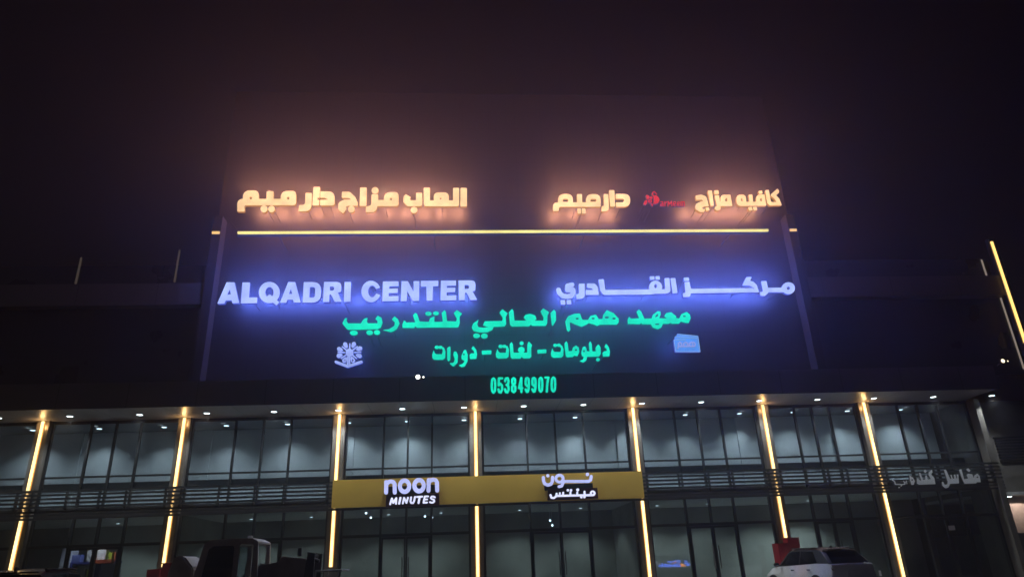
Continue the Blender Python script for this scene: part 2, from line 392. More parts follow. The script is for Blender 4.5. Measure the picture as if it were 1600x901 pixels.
GL['center_sign'] = [(330,420,7.2727,[
 ('P',[(68,395,6),(175,150,8),(265,150,8),(318,388,6),(240,390,6),(232,355),(165,358),(150,393,6)]),('-P',[(183,292),(212,230,4),(222,288)]),
 ('P',[(335,392,6),(355,152,6),(442,152,6),(430,325,4),(525,322,6),(522,388,6)]),
 ('E',660,268,120,122),('-E',662,266,46,60),('P',[(632,312,6),(665,286,8),(775,378,8),(742,416,8),(690,372,4)]),
 ('P',[(780,385,6),(875,148,8),(955,148,8),(1018,382,6),(938,382,6),(928,348),(865,350),(852,385,6)]),('-P',[(885,285),(905,225,4),(920,283)]),
 ('P',[(1038,382,5),(1052,148,5),(1250,148,110),(1248,382,110)]),('-P',[(1115,325,3),(1122,205,3),(1182,205,55),(1178,325,55)]),
 ('P',[(1268,376,5),(1282,146,5),(1480,146,60),(1478,262,50),(1440,268),(1485,372,4),(1405,374,4),(1360,290,4),(1345,290,3),(1340,375,4)]),('-P',[(1350,200,2),(1398,200,25),(1396,245,25),(1348,245,2)]),
 ('P',[(1505,374,5),(1515,146,5),(1590,146,5),(1582,372,5)])]),
 (550,420,7.2727,[
 ('E',216,256,110,122),('-E',230,255,46,66),('-P',[(230,242),(265,232,4),(345,203),(345,303),(262,272,4),(230,270)]),
 ('P',[(343,368,6),(350,142,6),(530,140,6),(530,195,6),(425,198,3),(424,225,3),(522,222,6),(520,272,6),(418,275,3),(416,310,3),(530,306,6),(528,364,6)]),
 ('P',[(553,366,6),(562,138,6),(635,138,6),(700,258),(700,138,6),(765,138,6),(762,362,6),(690,364,6),(628,250),(622,366,6)]),
 ('P',[(782,135,6),(982,133,6),(980,195,6),(920,197,3),(915,360,6),(848,360,6),(845,200,3),(782,202,6)]),
 ('P',[(1005,358,6),(1010,133,6),(1182,131,6),(1182,188,6),(1078,192,3),(1078,215,3),(1175,212,6),(1172,262,6),(1075,266,3),(1075,302,3),(1186,298,6),(1186,354,6)]),
 ('P',[(1213,355,4),(1210,130,4),(1405,128,65),(1402,245,50),(1370,255),(1422,350,3),(1345,354,3),(1300,268,3),(1285,268,3),(1283,354,3)]),('-P',[(1280,182,2),(1330,182,22),(1330,226,22),(1280,228,2)])])]
GL['arabic_center_sign'] = [(860,420,8,[
 ('S',[(102,262),(112,300),(155,338),(215,345),(262,335),(288,300),(284,262),(212,262),(214,212),(270,198)],60),
 ('P',[(125,388,10),(183,388,10),(188,445,10),(130,445,10)]),('P',[(202,388,10),(258,386,10),(264,440,10),(206,442,10)]),
 ('P',[(355,185,8),(430,180,12),(430,370,90),(325,378,10),(320,315,15),(355,312,25)]),
 ('P',[(458,180,8),(560,180,60),(593,230,30),(607,325,5),(442,325,8),(442,262,8),(535,262,5),(515,240,20),(455,235,10)]),
 ('P',[(600,130,12),(668,126,12),(685,262,15),(1245,255),(1300,255),(1300,312),(1245,320,5),(660,325,50),(622,270,20)]),
 ('E',1315,226,82,80),('P',[(1425,115,10),(1488,112,10),(1502,290,40),(1440,310,20),(1300,312),(1300,258),(1435,252,10)]),('-E',1315,214,17,26),
 ('P',[(1500,115,10),(1562,112,10),(1590,300,8),(1527,308,8)]),
 ('P',[(1240,92,8),(1298,90,8),(1302,134,8),(1246,136,8)]),('P',[(1312,90,8),(1365,88,8),(1372,132,8),(1316,134,8)])]),
 (1050,420,8,[
 ('P',[(145,108,8),(210,104,8),(216,148,8),(152,152,8)]),('P',[(155,165,8),(218,160,8),(235,245,10),(250,245),(250,304),(235,305,10),(225,350,40),(140,352,10),(132,300,12),(168,298,15)]),
 ('P',[(225,248),(1010,238),(1060,292),(225,305)]),
 ('P',[(930,100,8),(998,98,8),(975,150,8),(1010,155,20),(1060,200,40),(1090,290,5),(1020,295),(1025,240,5),(975,210,20),(878,205,5)]),
 ('P',[(1112,152,8),(1182,148,10),(1198,230,10),(1205,300,30),(1160,340,30),(1105,335,10),(1100,285,12),(1138,285,12)]),('P',[(1180,235),(1400,232),(1420,290),(1180,292)]),
 ('E',1455,240,82,75),('-E',1455,240,18,21)])]
GL['green_line'] = [(520,475,8,[
 ('P',[(118,240,10),(150,175,8),(180,170,4),(170,205,10),(190,238,15),(350,240,10),(375,200,10),(395,178,8),(435,168,4),(425,215,10),(440,238,8),(560,238,8),(555,205,10),(530,185,6),(560,140,10),(610,170,15),(622,230,20),(600,290,20),(560,312,20),(385,315,5),(360,318,4),(180,318,50)]),
 ('E',262,358,50,30),('E',460,355,42,30),('E',552,352,40,30),
 ('P',[(735,190,8),(770,150,8),(815,185,20),(835,240,20),(800,310,40),(730,350,40),(620,322,4),(700,312,20),(770,270,30),(775,225,10)]),
 ('P',[(870,295,8),(868,250,10),(890,198,8),(910,215,5),(920,228,8),(1030,225,5),(1000,140,10),(1030,105,8),(1055,120,8),(1085,215,8),(1200,220,8),(1215,175,8),(1270,150,5),(1268,220,5),(1375,218,5),(1360,110,10),(1395,72,8),(1415,95,8),(1428,210,8),(1540,215,8),(1550,180,8),(1510,110,8),(1552,72,8),(1617,118,6),(1585,155,5),(1588,230,15),(1570,290,25),(1215,290,4),(1050,295,6),(1035,275,2),(1015,297,3)]),
 ('E',1195,117,40,26),('E',1290,113,38,25)]),
 (710,475,8,[
 ('P',[(215,290,30),(235,240,20),(303,190,4),(285,250,20),(300,285,15),(360,293,10),(440,285,10),(495,268),(475,320,20),(410,350,30),(320,352,50),(240,335,30)]),
 ('P',[(355,262,8),(380,212,8),(598,208,8),(605,170,8),(562,105,8),(598,60,8),(665,112,6),(642,160,8),(648,250,20),(625,277,15),(420,285,8)]),
 ('E',276,393,43,29),('E',374,396,42,31),
 ('P',[(680,100,8),(720,58,8),(738,80,8),(752,205,6),(900,205,4),(865,165,10),(890,130,20),(945,118,30),(1010,140,20),(1028,185,8),(1000,205,4),(1110,205,6),(1115,165,8),(1075,90,8),(1110,50,8),(1185,100,6),(1165,140,8),(1160,240,15),(1140,270,15),(975,270,3),(955,255,2),(935,275,3),(720,278,20),(695,255,10)]),
 ('P',[(1200,110,8),(1245,65,8),(1268,95,8),(1272,200,10),(1230,272,8),(1217,255,8)])]),
 (900,475,8,[
 ('P',[(-135,215,20),(-100,150,40),(-20,118,20),(50,115,10),(75,185,6),(90,195,5),(150,195,5),(180,145,15),(250,128,10),(285,185,8),(330,185,5),(340,130,10),(385,72,10),(470,110,20),(535,180,15),(535,225,15),(510,255,20),(300,255,5),(265,272,8),(230,255,8),(160,235,5),(130,255,5),(70,282,8),(-15,250,10),(-65,225,8),(-80,232,6),(-68,320,8),(-95,345,8),(-115,320,8)]),
 ('-E',15,180,20,13),('-E',215,178,20,12),('-E',385,165,28,14),('-E',475,178,22,14),
 ('P',[(650,245,8),(645,195,10),(665,150,8),(680,175,8),(700,180,5),(790,175,5),(755,95,10),(785,62,8),(815,90,8),(855,180,8),(945,178,4),(960,130,15),(1020,85,15),(1058,90,12),(1060,130,10),(1040,175,6),(1140,178,4),(1100,150,8),(1130,108,20),(1190,98,20),(1255,150,8),(1250,172,4),(1290,178,5),(1320,120,15),(1385,95,15),(1425,130,15),(1435,175,12),(1410,235,12),(1370,232,6),(1310,215,4),(1290,243,8),(1200,243,3),(1180,230,2),(1160,245,4),(1085,245,4),(1070,290,20),(1020,312,25),(960,290,20),(935,250,5),(830,250,3),(815,235,2),(800,250,3)]),
 ('-P',[(985,165,4),(1005,130,8),(1032,118,6),(1022,152,8)]),('-E',1015,250,28,10),('-E',1355,150,18,10)])]
GL['green_courses'] = [(660,530,8,[
 ('P',[(120,195,15),(142,130,4),(155,170,8),(175,183,5),(245,183,5),(255,130,15),(230,95,10),(270,95,20),(288,150,10),(285,230,20),(255,252,20),(150,252,25),(125,235,15)]),('E',180,97,28,22),('E',226,97,26,20),
 ('P',[(308,110,10),(345,80,10),(352,110,10),(348,255,10),(325,275,10),(310,250,10)]),
 ('P',[(385,190,8),(395,150,10),(425,150,20),(445,200,20),(440,290,30),(385,340,20),(335,295,6),(390,290,20),(405,245,20)]),
 ('P',[(485,210,20),(520,130,20),(545,128,15),(568,190,15),(565,270,30),(530,335,25),(490,345,15),(450,322,5),(500,305,15),(530,270,10),(490,245,15)]),('-E',518,185,11,11),
 ('P',[(610,172,8),(650,172,6),(640,140,10),(612,115,6),(635,78,10),(675,130,20),(684,180,15),(675,240,10),(595,245,10),(588,190,10)]),
 ('P',[(740,138,10),(862,135,10),(862,183,10),(745,188,10)]),
 ('P',[(917,180,15),(938,115,4),(950,150,8),(970,166,5),(1040,166,5),(1050,115,15),(1025,82,10),(1065,78,20),(1083,130,10),(1078,215,20),(1050,235,20),(950,238,25),(922,220,15)]),('E',978,85,28,22),('E',1024,84,25,20),
 ('P',[(1090,60,10),(1115,28,8),(1132,60,8),(1140,165,5),(1215,165,4),(1192,135,10),(1205,100,15),(1240,88,10),(1275,105,15),(1280,140,10),(1262,165,4),(1310,163,5),(1312,60,8),(1330,22,8),(1372,70,6),(1360,105,6),(1362,215,12),(1340,235,10),(1262,235,4),(1240,215,2),(1225,238,4),(1120,238,12),(1102,220,8)]),('E',1240,46,26,25),
 ('P',[(1435,128,10),(1550,122,10),(1550,170,10),(1440,175,10)])]),
 (820,530,8,[
 ('P',[(325,170,15),(345,105,4),(355,140,8),(372,155,5),(445,155,5),(455,110,15),(430,75,10),(465,70,20),(485,120,10),(482,205,20),(455,225,20),(360,228,25),(332,210,15)]),('E',380,72,25,21),('E',426,70,25,20),
 ('P',[(495,50,10),(520,15,8),(538,55,8),(548,145,6),(590,145,5),(600,100,15),(640,72,15),(675,100,15),(682,150,10),(660,210,12),(620,200,5),(600,218,8),(530,222,10),(512,205,8)]),('-E',640,130,14,12),
 ('P',[(705,170,15),(720,100,20),(750,80,15),(770,110,15),(775,145,8),(810,148,5),(800,50,10),(820,15,8),(838,60,8),(845,148,5),(890,148,5),(882,110,8),(895,85,6),(920,58,8),(948,100,12),(950,180,15),(930,212,12),(780,215,5),(770,260,20),(730,288,15),(680,265,5),(720,255,15),(740,218,10),(715,205,12)]),('-E',740,145,11,13),('E',915,250,25,22),
 ('P',[(970,165,8),(990,145,8),(1030,142,6),(1020,115,10),(995,90,6),(1015,48,10),(1050,95,20),(1065,150,15),(1058,210,10),(978,214,10)])])]
def digit_strokes():
    U = {'0': [[(.5,0),(.15,.12),(.05,.5),(.15,.88),(.5,1),(.85,.88),(.95,.5),(.85,.12),(.5,0)]],
     '5': [[(.9,0),(.15,0),(.08,.5)],[(.08,.48),(.5,.38),(.9,.52),(.92,.8),(.6,1),(.2,.97),(.03,.78)]],
     '3': [[(.05,.2),(.25,.02),(.7,.0),(.92,.2),(.8,.42),(.4,.47)],[(.4,.47),(.85,.56),(.95,.8),(.65,1),(.25,.98),(.03,.78)]],
     '8': [[(.5,0),(.12,.1),(.1,.35),(.5,.47),(.9,.35),(.88,.1),(.5,0)],[(.5,.47),(.05,.62),(.08,.9),(.5,1),(.92,.9),(.95,.62),(.5,.47)]],
     '4': [[(.72,1),(.72,0),(.05,.72),(1.0,.72)]],
     '9': [[(.5,.58),(.12,.48),(.05,.25),(.2,.04),(.5,0),(.85,.08),(.95,.35),(.9,.75),(.7,.97),(.4,1),(.08,.82)],[(.5,.58),(.85,.48)]],
     '7': [[(.03,0),(.97,0),(.6,.45),(.45,1)]]}
    xs = [(260,362),(367,470),(470,570),(578,674),(685,782),(790,886),(895,990),(1000,1098),(1102,1190),(1196,1298)]
    ps = []
    for i, (c, (a, b)) in enumerate(zip('0538499070', xs)):
        t, bo, hw = 188-1.7*i, 446-2.0*i, 19
        for st in U[c]: ps.append(('S', [(a+hw+(b-a-2*hw)*u, t+hw+(bo-t-2*hw)*v) for u, v in st], 37))
    return [(740,570,10,ps)]
GL['number'] = digit_strokes()
GL['noon'] = [(590,735,14.545,[
 ('S',[(196,252),(192,490)],92),('S',[(215,290),(250,250),(305,238),(355,252),(386,300),(390,490)],92),
 ('E',612,348,152,178),('-E',612,346,60,76),('E',942,335,154,178),('-E',943,333,60,74),
 ('S',[(1162,205),(1156,450)],92),('S',[(1180,245),(1215,208),(1270,198),(1320,212),(1348,258),(1354,446)],92)])]
GL['minutes'] = [(590,735,14.545,[
 ('S',[(285,755),(325,625),(355,725),(425,618),(418,745)],46),('S',[(490,740),(520,612)],50),
 ('S',[(572,738),(602,612),(655,725),(690,608)],44),('S',[(762,600),(746,690),(765,728),(805,728),(828,690),(850,592)],46),
 ('S',[(895,592),(1012,585)],44),('S',[(955,600),(930,728)],48),
 ('S',[(1150,578),(1072,582),(1042,722),(1122,718)],42),('S',[(1060,650),(1128,646)],38),
 ('S',[(1300,598),(1265,580),(1225,585),(1208,615),(1230,638),(1275,652),(1290,685),(1268,715),(1225,722),(1190,708)],42)])]
GL['noon_arabic'] = [(835,730,14.545,[
 ('S',[(204,225),(205,295),(235,365),(305,395),(375,375),(410,310),(412,222)],74),('E',305,183,38,38),
 ('E',570,248,116,110),('-E',570,250,48,46),('S',[(645,290),(650,350),(620,415),(560,430)],68),('S',[(640,312),(1230,310),(1278,278),(1290,200)],70),('E',1205,153,40,40)])]
GL['minutes_arabic'] = [(835,730,14.545,[
 ('E',1325,582,66,66),('-E',1325,578,18,22),('S',[(500,640),(1320,622)],50),
 ('S',[(1140,545),(1138,620)],46),('S',[(975,560),(972,625)],46),('S',[(820,560),(818,625)],46),('S',[(655,565),(650,630)],44),('S',[(580,575),(575,635)],40),
 ('S',[(505,590),(495,650),(440,690),(385,680),(368,620)],48),
 ('E',762,513,31,30),('E',832,513,31,30),('E',985,502,36,34),('E',1066,672,30,28),('E',1136,668,30,28)])]
GL['basin'] = [(1380,720,9.41,[
 ('P',[(1340,210,10),(1385,178,10),(1420,220,10),(1435,310,6),(1380,305,6),(1365,325,5),(1195,330,12),(1165,270,10),(1115,130,8),(1150,110,8),(1160,150,8),(1190,262,6),(1250,255,8),(1225,205,10),(1245,180,10),(1310,190,8),(1330,250,8)]),('-E',1385,235,12,13),('P',[(1220,125,5),(1250,100,5),(1285,138,5),(1262,160,5)]),
 ('P',[(1105,190,8),(1115,325,8),(985,330,8),(960,385,25),(915,400,20),(870,360,20),(862,310,8),(880,298,8),(905,345,15),(945,340,10),(950,300,10),(893,130,6),(922,120,6),(985,260,6),(1005,255),(985,200,4),(1005,198,4),(1025,255),(1045,255),(1038,200,4),(1060,195,4),(1075,250),(1090,250),(1080,195,4)]),
 ('P',[(500,330,8),(495,260,8),(510,250,8),(545,285,5),(560,280,5),(525,180,6),(545,165,6),(585,270,5),(620,270),(620,215,6),(640,205,6),(655,265,5),(700,262,5),(665,200,15),(670,165,10),(720,120,6),(725,165,8),(700,190,10),(750,240,15),(770,335,6),(530,345,8)]),('P',[(593,150,5),(615,120,5),(642,148,5),(620,174,5)]),
 ('P',[(385,205,5),(440,240,20),(468,290,15),(450,345,15),(415,350,15),(392,270,15)]),('-E',425,275,11,12),
 ('S',[(135,275),(168,298),(178,338),(258,340)],17),('S',[(268,345),(318,335),(324,308)],17),('S',[(340,288),(350,330)],13),('S',[(300,290),(312,315)],13),('E',235,385,13,11),('E',266,362,11,9)])]
def flower():
    ps = [('E',465,392,80,80)]
    for cx, cy in ((385,240),(545,235),(270,325),(662,312),(262,452),(655,455),(368,540),(528,535)):
        d = np.array([cx-465, cy-392], float); L = np.hypot(*d); d /= L; n = np.array([-d[1], d[0]]); c = np.array([cx, cy])
        ps.append(('P', [tuple(c+d*68)+(30,), tuple(c+d*32+n*46)+(26,), tuple(c-d*38+n*32)+(18,), tuple(c-d*72)+(8,), tuple(c-d*38-n*32)+(18,), tuple(c+d*32-n*46)+(26,)]))
    for cx, cy in ((470,215),(318,272),(622,270),(235,385),(690,380),(298,505),(602,505)):
        ps.append(('S', [(465+(cx-465)*.45, 392+(cy-392)*.45), (cx, cy)], 27))
    ps += [('-E',528,545,15,24),('-E',372,548,10,18),('S',[(432,480),(425,650)],34),('S',[(468,480),(462,650)],30),('S',[(192,580),(430,668),(702,578)],56)]
    return [(510,520,12.875,ps)]
GL['flower'] = flower()
GL['card'] = [(1040,510,18.01,[('P',[(322,195,10),(915,255,15),(985,715,12),(270,715,15),(220,370,10),(262,352,4),(255,275,8),(318,262,4)])])]
GL['card_word'] = [(1040,510,18.01,[('S',[(345,610),(365,555),(820,550)],42),('S',[(365,540),(360,470),(400,432),(445,470),(455,545)],38),
 ('S',[(505,545),(515,470),(570,435),(620,470),(630,545)],38),('S',[(668,545),(680,460),(740,435),(815,450),(838,500),(815,548)],38),('S',[(755,440),(765,545)],26)])]
GL['card_edge'] = [(1040,510,18.01,[('S',[(335,210),(905,268),(972,702),(285,702),(236,378),(290,366)],20),('S',[(278,290),(480,300),(880,318)],16),('S',[(290,366),(560,362)],16)])]
# ------------------------------------------------------------------ measures read off the photograph
def PZ(px, py, z):
    d = AX*((px-IW/2)/F_PX) - AU*((py-IH/2)/F_PX) + AF
    return CAM + d*((z-CAM[2])/d[2])
YS = -0.32                                      # plane of the light strips on the pilasters
strip_px = [((65.5,665),(14,894.4)),((288.4,659),(253.2,885)),((531.4,650),(515.4,885)),((743.4,644.4),(746,901)),((988.4,638),(1016.6,901)),((1192,635),(1229.3,843)),((1351.7,634),(1412,901))]
PX = [float((P(*a, YS)[0]+P(*b, YS)[0])/2) for a, b in strip_px]
PX = [PX[0]-5.6] + PX
XE = float(P(1525, 640, -.5)[0])                # right end pier
XL = PX[0]-1.0
ZS = float(P(743, 644, 0)[2])                   # soffit
ZT = float(P(743, 831, 0)[2])                   # door head
YF = -2.2                                       # fascia plane
ZF = float(P(743, 587, YF)[2])
Z_BT, Z_BB = float(P(743, 744, -.45)[2]), float(P(743, 786.5, -.45)[2])
XR = float(P(1562, 612, YF)[0])                 # right end of the canopy
XFL, XFR = float(P(337, 362, -1.5)[0]), float(P(1240, 360, -1.5)[0]); ZFS = float(P(785, 361, -1.5)[2])
ZST = float(P(785, 361, -2.5)[2])               # long horizontal strip
ZBAND0, ZBAND1 = float(P(1450, 462, -1.4)[2]), float(P(1450, 431, -1.4)[2])
ZW = float(P(1538, 404, -1.2)[2])
Z_LOUV = [float(P(743, v, -.46)[2]) for v in (747, 753, 759, 765, 771)]
Z_SLAB0, Z_SLAB1 = float(P(743, 787, 0)[2]), float(P(743, 773, 0)[2])
Z_RAIL = float(P(743, 727.5, 0)[2])
0 and print('PX', np.round(PX, 2), 'XE', XE, 'ZS', ZS, 'ZT', ZT, 'ZF', ZF, 'band', Z_BT, Z_BB, 'XR', XR, 'fins', XFL, XFR, 'ZST', ZST, 'ZBAND', ZBAND0, ZBAND1, 'ZW', ZW, 'louv', Z_LOUV, Z_SLAB0, Z_SLAB1, Z_RAIL)

# ------------------------------------------------------------------ ground
tag(MB().quad((-300,-300,0),(300,-300,0),(300,300,0),(-300,300,0)).build('ground', M['asphalt']), kind='structure')
tag(MB().box(XL-6, XR+6, -2.6, -.05, 0.004, .16, .015).build('pavement', M['paving']), kind='structure')

# ------------------------------------------------------------------ the commercial building
bld = empty('commercial_building', (0, 0, 0), 'long dark shop building with glass shopfronts, lit pilasters and a canopy under its signs', 'building')
def part(name, mb, mat, parent=bld, smooth=False): return mb.build(name, mat, parent, smooth)
DEP = 7.0; MW = 2.35
# floors, ceilings, inner walls
part('floor_slab', MB().box(XL, XE, 0.02, DEP, .02, .165), M['floor'])
part('mezzanine_floor', MB().box(XL, XE, .08, DEP, Z_SLAB0, Z_SLAB1), M['inwall'])
part('shop_back_wall', MB().box(XL, XE, 5.2, 5.4, .165, Z_SLAB0), M['inwall2'])
part('mezzanine_wall', MB().box(XL, XE, MW, MW+.2, Z_SLAB1, ZS), M['inwall'])
part('mezzanine_parapet', MB().box(XL, XE, .95, 1.05, float(P(743,750,1.0)[2]), float(P(743,737,1.0)[2])), M['indark'])
part('ceiling', MB().box(XL, XE, -.02, DEP, ZS+.012, ZS+.25), M['indark'])
part('rear_wall', MB().box(XL, XR+2, DEP, DEP+.3, 0, ZW), M['wing'])
for x in [XL]+[PX[2], PX[4], PX[5]]: part('party_wall', MB().box(x-.08, x+.08, .14, 5.19, .165, Z_SLAB0-.003), M['inwall2'])
for x in PX[1:]: part('inner_column', MB().box(x-.2, x+.2, MW-.1, MW-.003, Z_SLAB1, ZS), M['inwall'])
# pilasters
for x in PX: part('pilaster', MB().box(x-.23, x+.23, YS+.06, .12, .1, ZS, .01), M['pilaster'])
part('end_pier', MB().box(XE, XE+.24, -.5, 1.2, .05, ZS, .01), M['pilaster'])
# shopfront bays
fr = [0, .305, .5, .695, 1]
bays = list(zip(PX, PX[1:]+[XE+.23]))
for a, b in bays:
    a += .235; b -= .235; W = b-a
    xs = [a+W*f for f in fr]
    f = MB()
    for i, x in enumerate(xs):
        h = .035
        x0, x1 = (x, x+2*h) if i == 0 else ((x-2*h, x) if i == 4 else (x-h, x+h))
        f.box(x0, x1, -.07, .05, Z_SLAB1, ZS)
    f.box(a, b, -.055, .04, Z_RAIL-.03, Z_RAIL+.03); f.box(a, b, -.055, .04, ZS-.12, ZS-.003)
    wf = part('window', f, M['frame'])
    MB().box(a, b, -.006, .006, Z_SLAB1, ZS-.1).build('pane', M['glass'], wf)
    part('spandrel', MB().box(a, b, -.04, .07, Z_SLAB0-.05, Z_SLAB1-.003), M['dark'])
    f = MB()
    for i, x in enumerate(xs):
        h = .04
        x0, x1 = (x, x+2*h) if i == 0 else ((x-2*h, x) if i == 4 else (x-h, x+h))
        f.box(x0, x1, -.07, .05, .17 if i != 2 else ZT+.05, Z_SLAB0-.053)
    f.box(a, b, -.08, .05, ZT-.05, ZT+.05)
    wf = part('shop_window', f, M['frame'])
    g = MB(); g.box(a, b, -.006, .006, ZT+.05, Z_SLAB0-.053); g.box(a, xs[1], -.006, .006, .17, ZT-.05); g.box(xs[3], b, -.006, .006, .17, ZT-.05)
    g.build('pane', M['glass'], wf)
    for s, (x0, x1) in ((1, (xs[1]+.042, xs[2]-.004)), (-1, (xs[2]+.004, xs[3]-.042))):
        d = MB(); y0, y1 = -.045, .025
        d.box(x0, x0+.06, y0, y1, .18, ZT-.055); d.box(x1-.06, x1, y0, y1, .18, ZT-.055)
        d.box(x0+.06, x1-.06, y0, y1, .18, .34); d.box(x0+.06, x1-.06, y0, y1, ZT-.14, ZT-.055)
        dr = part('door', d, M['frame'])
        MB().box(x0+.06, x1-.06, -.012, .0, .34, ZT-.14).build('door_pane', M['glass'], dr)
        hx = (x1-.11) if s > 0 else (x0+.11)
        MB().tube((hx,-.1,.95), (hx,-.1,1.75), .022).tube((hx,-.1,1.1), (hx,-.04,1.1), .014).tube((hx,-.1,1.6), (hx,-.04,1.6), .014).build('handle', M['grey'] if a > PX[5] and a < PX[7] and s > 0 else M['dark'], dr)
# louvre railing along the mezzanine, in front of the pilasters
lou = MB()
for z in Z_LOUV: lou.box(XL, XE+.3, -.50, -.42, z-.035, z+.035)
part('louvre', lou, M['slat'])
for a, b in bays:
    for f in (.05, .28, .5, .68, .95):
        x = a+(b-a)*f; part('louvre_bracket', MB().box(x-.025, x+.025, -.419, -.30, Z_LOUV[-1]-.2, Z_LOUV[0]+.05), M['slat'])
lou = MB()
for k in range(3): z = Z_LOUV[-1]-.16-.12*k; lou.box(XL, XE+.3, -.47, -.42, z-.035, z+.035)
part('lower_louvre', lou, M['dark'])
# canopy
part('soffit', MB().box(XL-4, XR, YF+.02, -.021, ZS+.004, ZS+.06), M['soffit'])
part('fascia', MB().box(XL-4, XR+.02, YF-.05, YF+.018, ZS-.03, ZF), M['fascia'])
part('canopy_roof', MB().box(XL-4, XR, YF+.02, .0, ZF-.12, ZF-.02), M['dark'])
part('canopy_end', MB().box(XR-.1, XR+.018, YF+.02, .5, ZS+.061, ZF-.12), M['fascia'])
# wings: recessed glazing, balcony band, set-back top storey
part('wing_wall', MB().box(XL-4, XFL-.2, -1.0, -.7, ZF-.02, ZBAND0), M['wing'])
XB = float(P(1573, 446, -1.4)[0])
part('wing_wall', MB().box(XFR+.2, XB+.3, -1.0, -.7, ZF-.02, ZBAND0), M['wing'])
part('balcony_band', MB().box(XL-4, XFL-.2, -1.4, -.6, ZBAND0, ZBAND1), M['band'])
part('balcony_band', MB().box(XFR+.2, XB, -1.4, -.6, ZBAND0, ZBAND1), M['band'])
part('upper_wall', MB().box(XL-4, XFL-.2, -1.15, -.5, ZBAND1, ZW), M['wing'])
part('upper_wall', MB().box(XFR+.2, XB-.3, -1.15, -.5, ZBAND1, ZW), M['wing'])
# central sign block
ZC = float(P(785, 140, -1.25)[2])  # upper height made up, gives the signs' glow a surface to fall on
part('sign_wall', MB().box(XFL-.2, XFR+.2, -.9, -.4, ZF-.02, ZC), M['cladding'])
for x in (XFL, XFR): part('fin', MB().box(x-.18, x+.18, -1.45, -.901, ZF+.02, float(P(785, 335, -1.5)[2]), .01), M['fin'])
bx0, bx1 = float(P(371,363,-2.5)[0]), float(P(1201,360,-2.5)[0])
sh = MB().box(bx0-.08, bx1+.08, -2.4, -2.2, ZST-.05, ZST+.05)
for x in np.linspace(bx0+1.5, bx1-1.5, 4): sh.box(x-.015, x+.015, -2.199, -.901, ZST-.015, ZST+.015)
for x, s in ((bx0, -1), (bx1, 1)): sh.tube((x, -2.3, ZST+.09), (x+s*.45, -2.3, ZST+.62), .015)
part('light_shelf', sh, M['dark'])
part('notice_board', MB().box(float(P(508,530,-.94)[0]), float(P(1013,530,-.94)[0]), -.935, -.901, ZF+.02, float(P(760,482,-.94)[2])), M['cladding'])

# ------------------------------------------------------------------ light strips
place = ['behind the left edge, its foot lowest', 'beside the red cabinet and the loader cab', 'at the left end of the yellow sign band', 'crossed by the middle of the yellow sign band',
         'at the right end of the yellow sign band', 'ending above the red cabinet by the white car', 'right of the white car, nearest the end pier']
for i, x in enumerate(PX[1:]):
    zb = float(P(*strip_px[i][1], YS)[2])
    if i in (3, 4, 6): zb = .3
    t = empty('light_strip', (x, YS, zb), 'tall light strip '+place[i], 'light strip', 'light strips on the pilasters')
    hw = .047
    pr = MB().box(x-hw-.026, x+hw+.026, YS+.03, YS+.059, zb, Z_LOUV[-1]-.42).box(x-hw-.026, x+hw+.026, YS+.03, YS+.059, Z_LOUV[0]+.06, ZS-.02); pr.build('glow_fringe', M['led_glow_fringe'], t)  # glowing border painted as the orange bloom fringe of the tube
    ld = bpy.data.lights.new('added_soffit_flare', 'POINT'); ld.energy = 9; ld.color = (1,.55,.2); ld.shadow_soft_size = .06  # point lamp added to throw a warm flare on the soffit
    lo = bpy.data.objects.new('added_soffit_flare', ld); col.objects.link(lo); lo.location = (x, YS-.10, ZS-.22); put(lo, t)
    MB().box(x-hw, x+hw, YS, YS+.029, Z_LOUV[0]+.06, ZS-.02).build('upper_tube', M['led'], t)
    MB().box(x-hw, x+hw, YS, YS+.029, zb, Z_LOUV[-1]-.42).build('lower_tube', M['led'], t)
    m_ = MB(); rings = []
    for k in range(9):
        z = Z_LOUV[-1]-.36+k*(Z_LOUV[0]-Z_LOUV[-1]+.36)/9; dx = .012*(-1)**k
        for zz, r_ in ((z, .006), (z+.012, .03), (z+.055, .03), (z+.067, .006)):
            rings.append([(x+dx-r_, YS-.01, zz), (x+dx+r_, YS-.01, zz), (x+dx+r_, YS+.025, zz), (x+dx-r_, YS+.025, zz)])
    m_.loft(rings)
    m_.build('rope_loop', M['dim_led_and_reflection'], t)
tag(MB().box(bx0, bx1, -2.5, -2.401, ZST-.04, ZST+.04).build('light_strip', M['led_line']), 'long horizontal yellow light strip across the top of the sign wall', 'light strip')
tag(MB().box(XFL-.15, XFL+.15, -1.5, -1.451, ZFS-.05, ZFS+.05).build('light_strip', M['dim_led_and_reflection']), 'short glowing piece painting the strip reflection on the left fin beside the long horizontal strip', 'light strip')  # emission painted as the long strip's reflection on the fin
tag(MB().box(XFR-.15, XFR+.15, -1.5, -1.451, ZFS-.05, ZFS+.05).build('light_strip', M['dim_led_and_reflection']), 'short glowing piece painting the strip reflection on the right fin beside the long horizontal strip', 'light strip')  # same painted strip reflection on the other fin
def bar(a, b, y, hw, mat, label):
    A, B = P(*a, y), P(*b, y); x = (A[0]+B[0])/2
    return tag(MB().box(x-hw, x+hw, y, y+.06, B[2], A[2]).build('light_strip', mat), label, 'light strip')
goldmat = emit('led_gold', (1.0,.60,.17), 2.0)
bar((1550,377), (1603,535), -1.5, .045, goldmat, 'bright gold vertical light strip at the upper right corner of the building')
bar((1535.5,405), (1541,430), -1.22, .017, M['led_thin'], 'short thin light strip above the balcony band at the far right')
bar((1566,464), (1599,576), -1.08, .017, M['led_thin'], 'long thin pinkish light strip below the balcony band at the far right')
dimmat = emit('led_faint', (1.0,.75,.6), .05)
bar((280.5,390), (272,440), -1.22, .03, dimmat, 'faint thin light strip on the dark upper wall left of the sign wall')
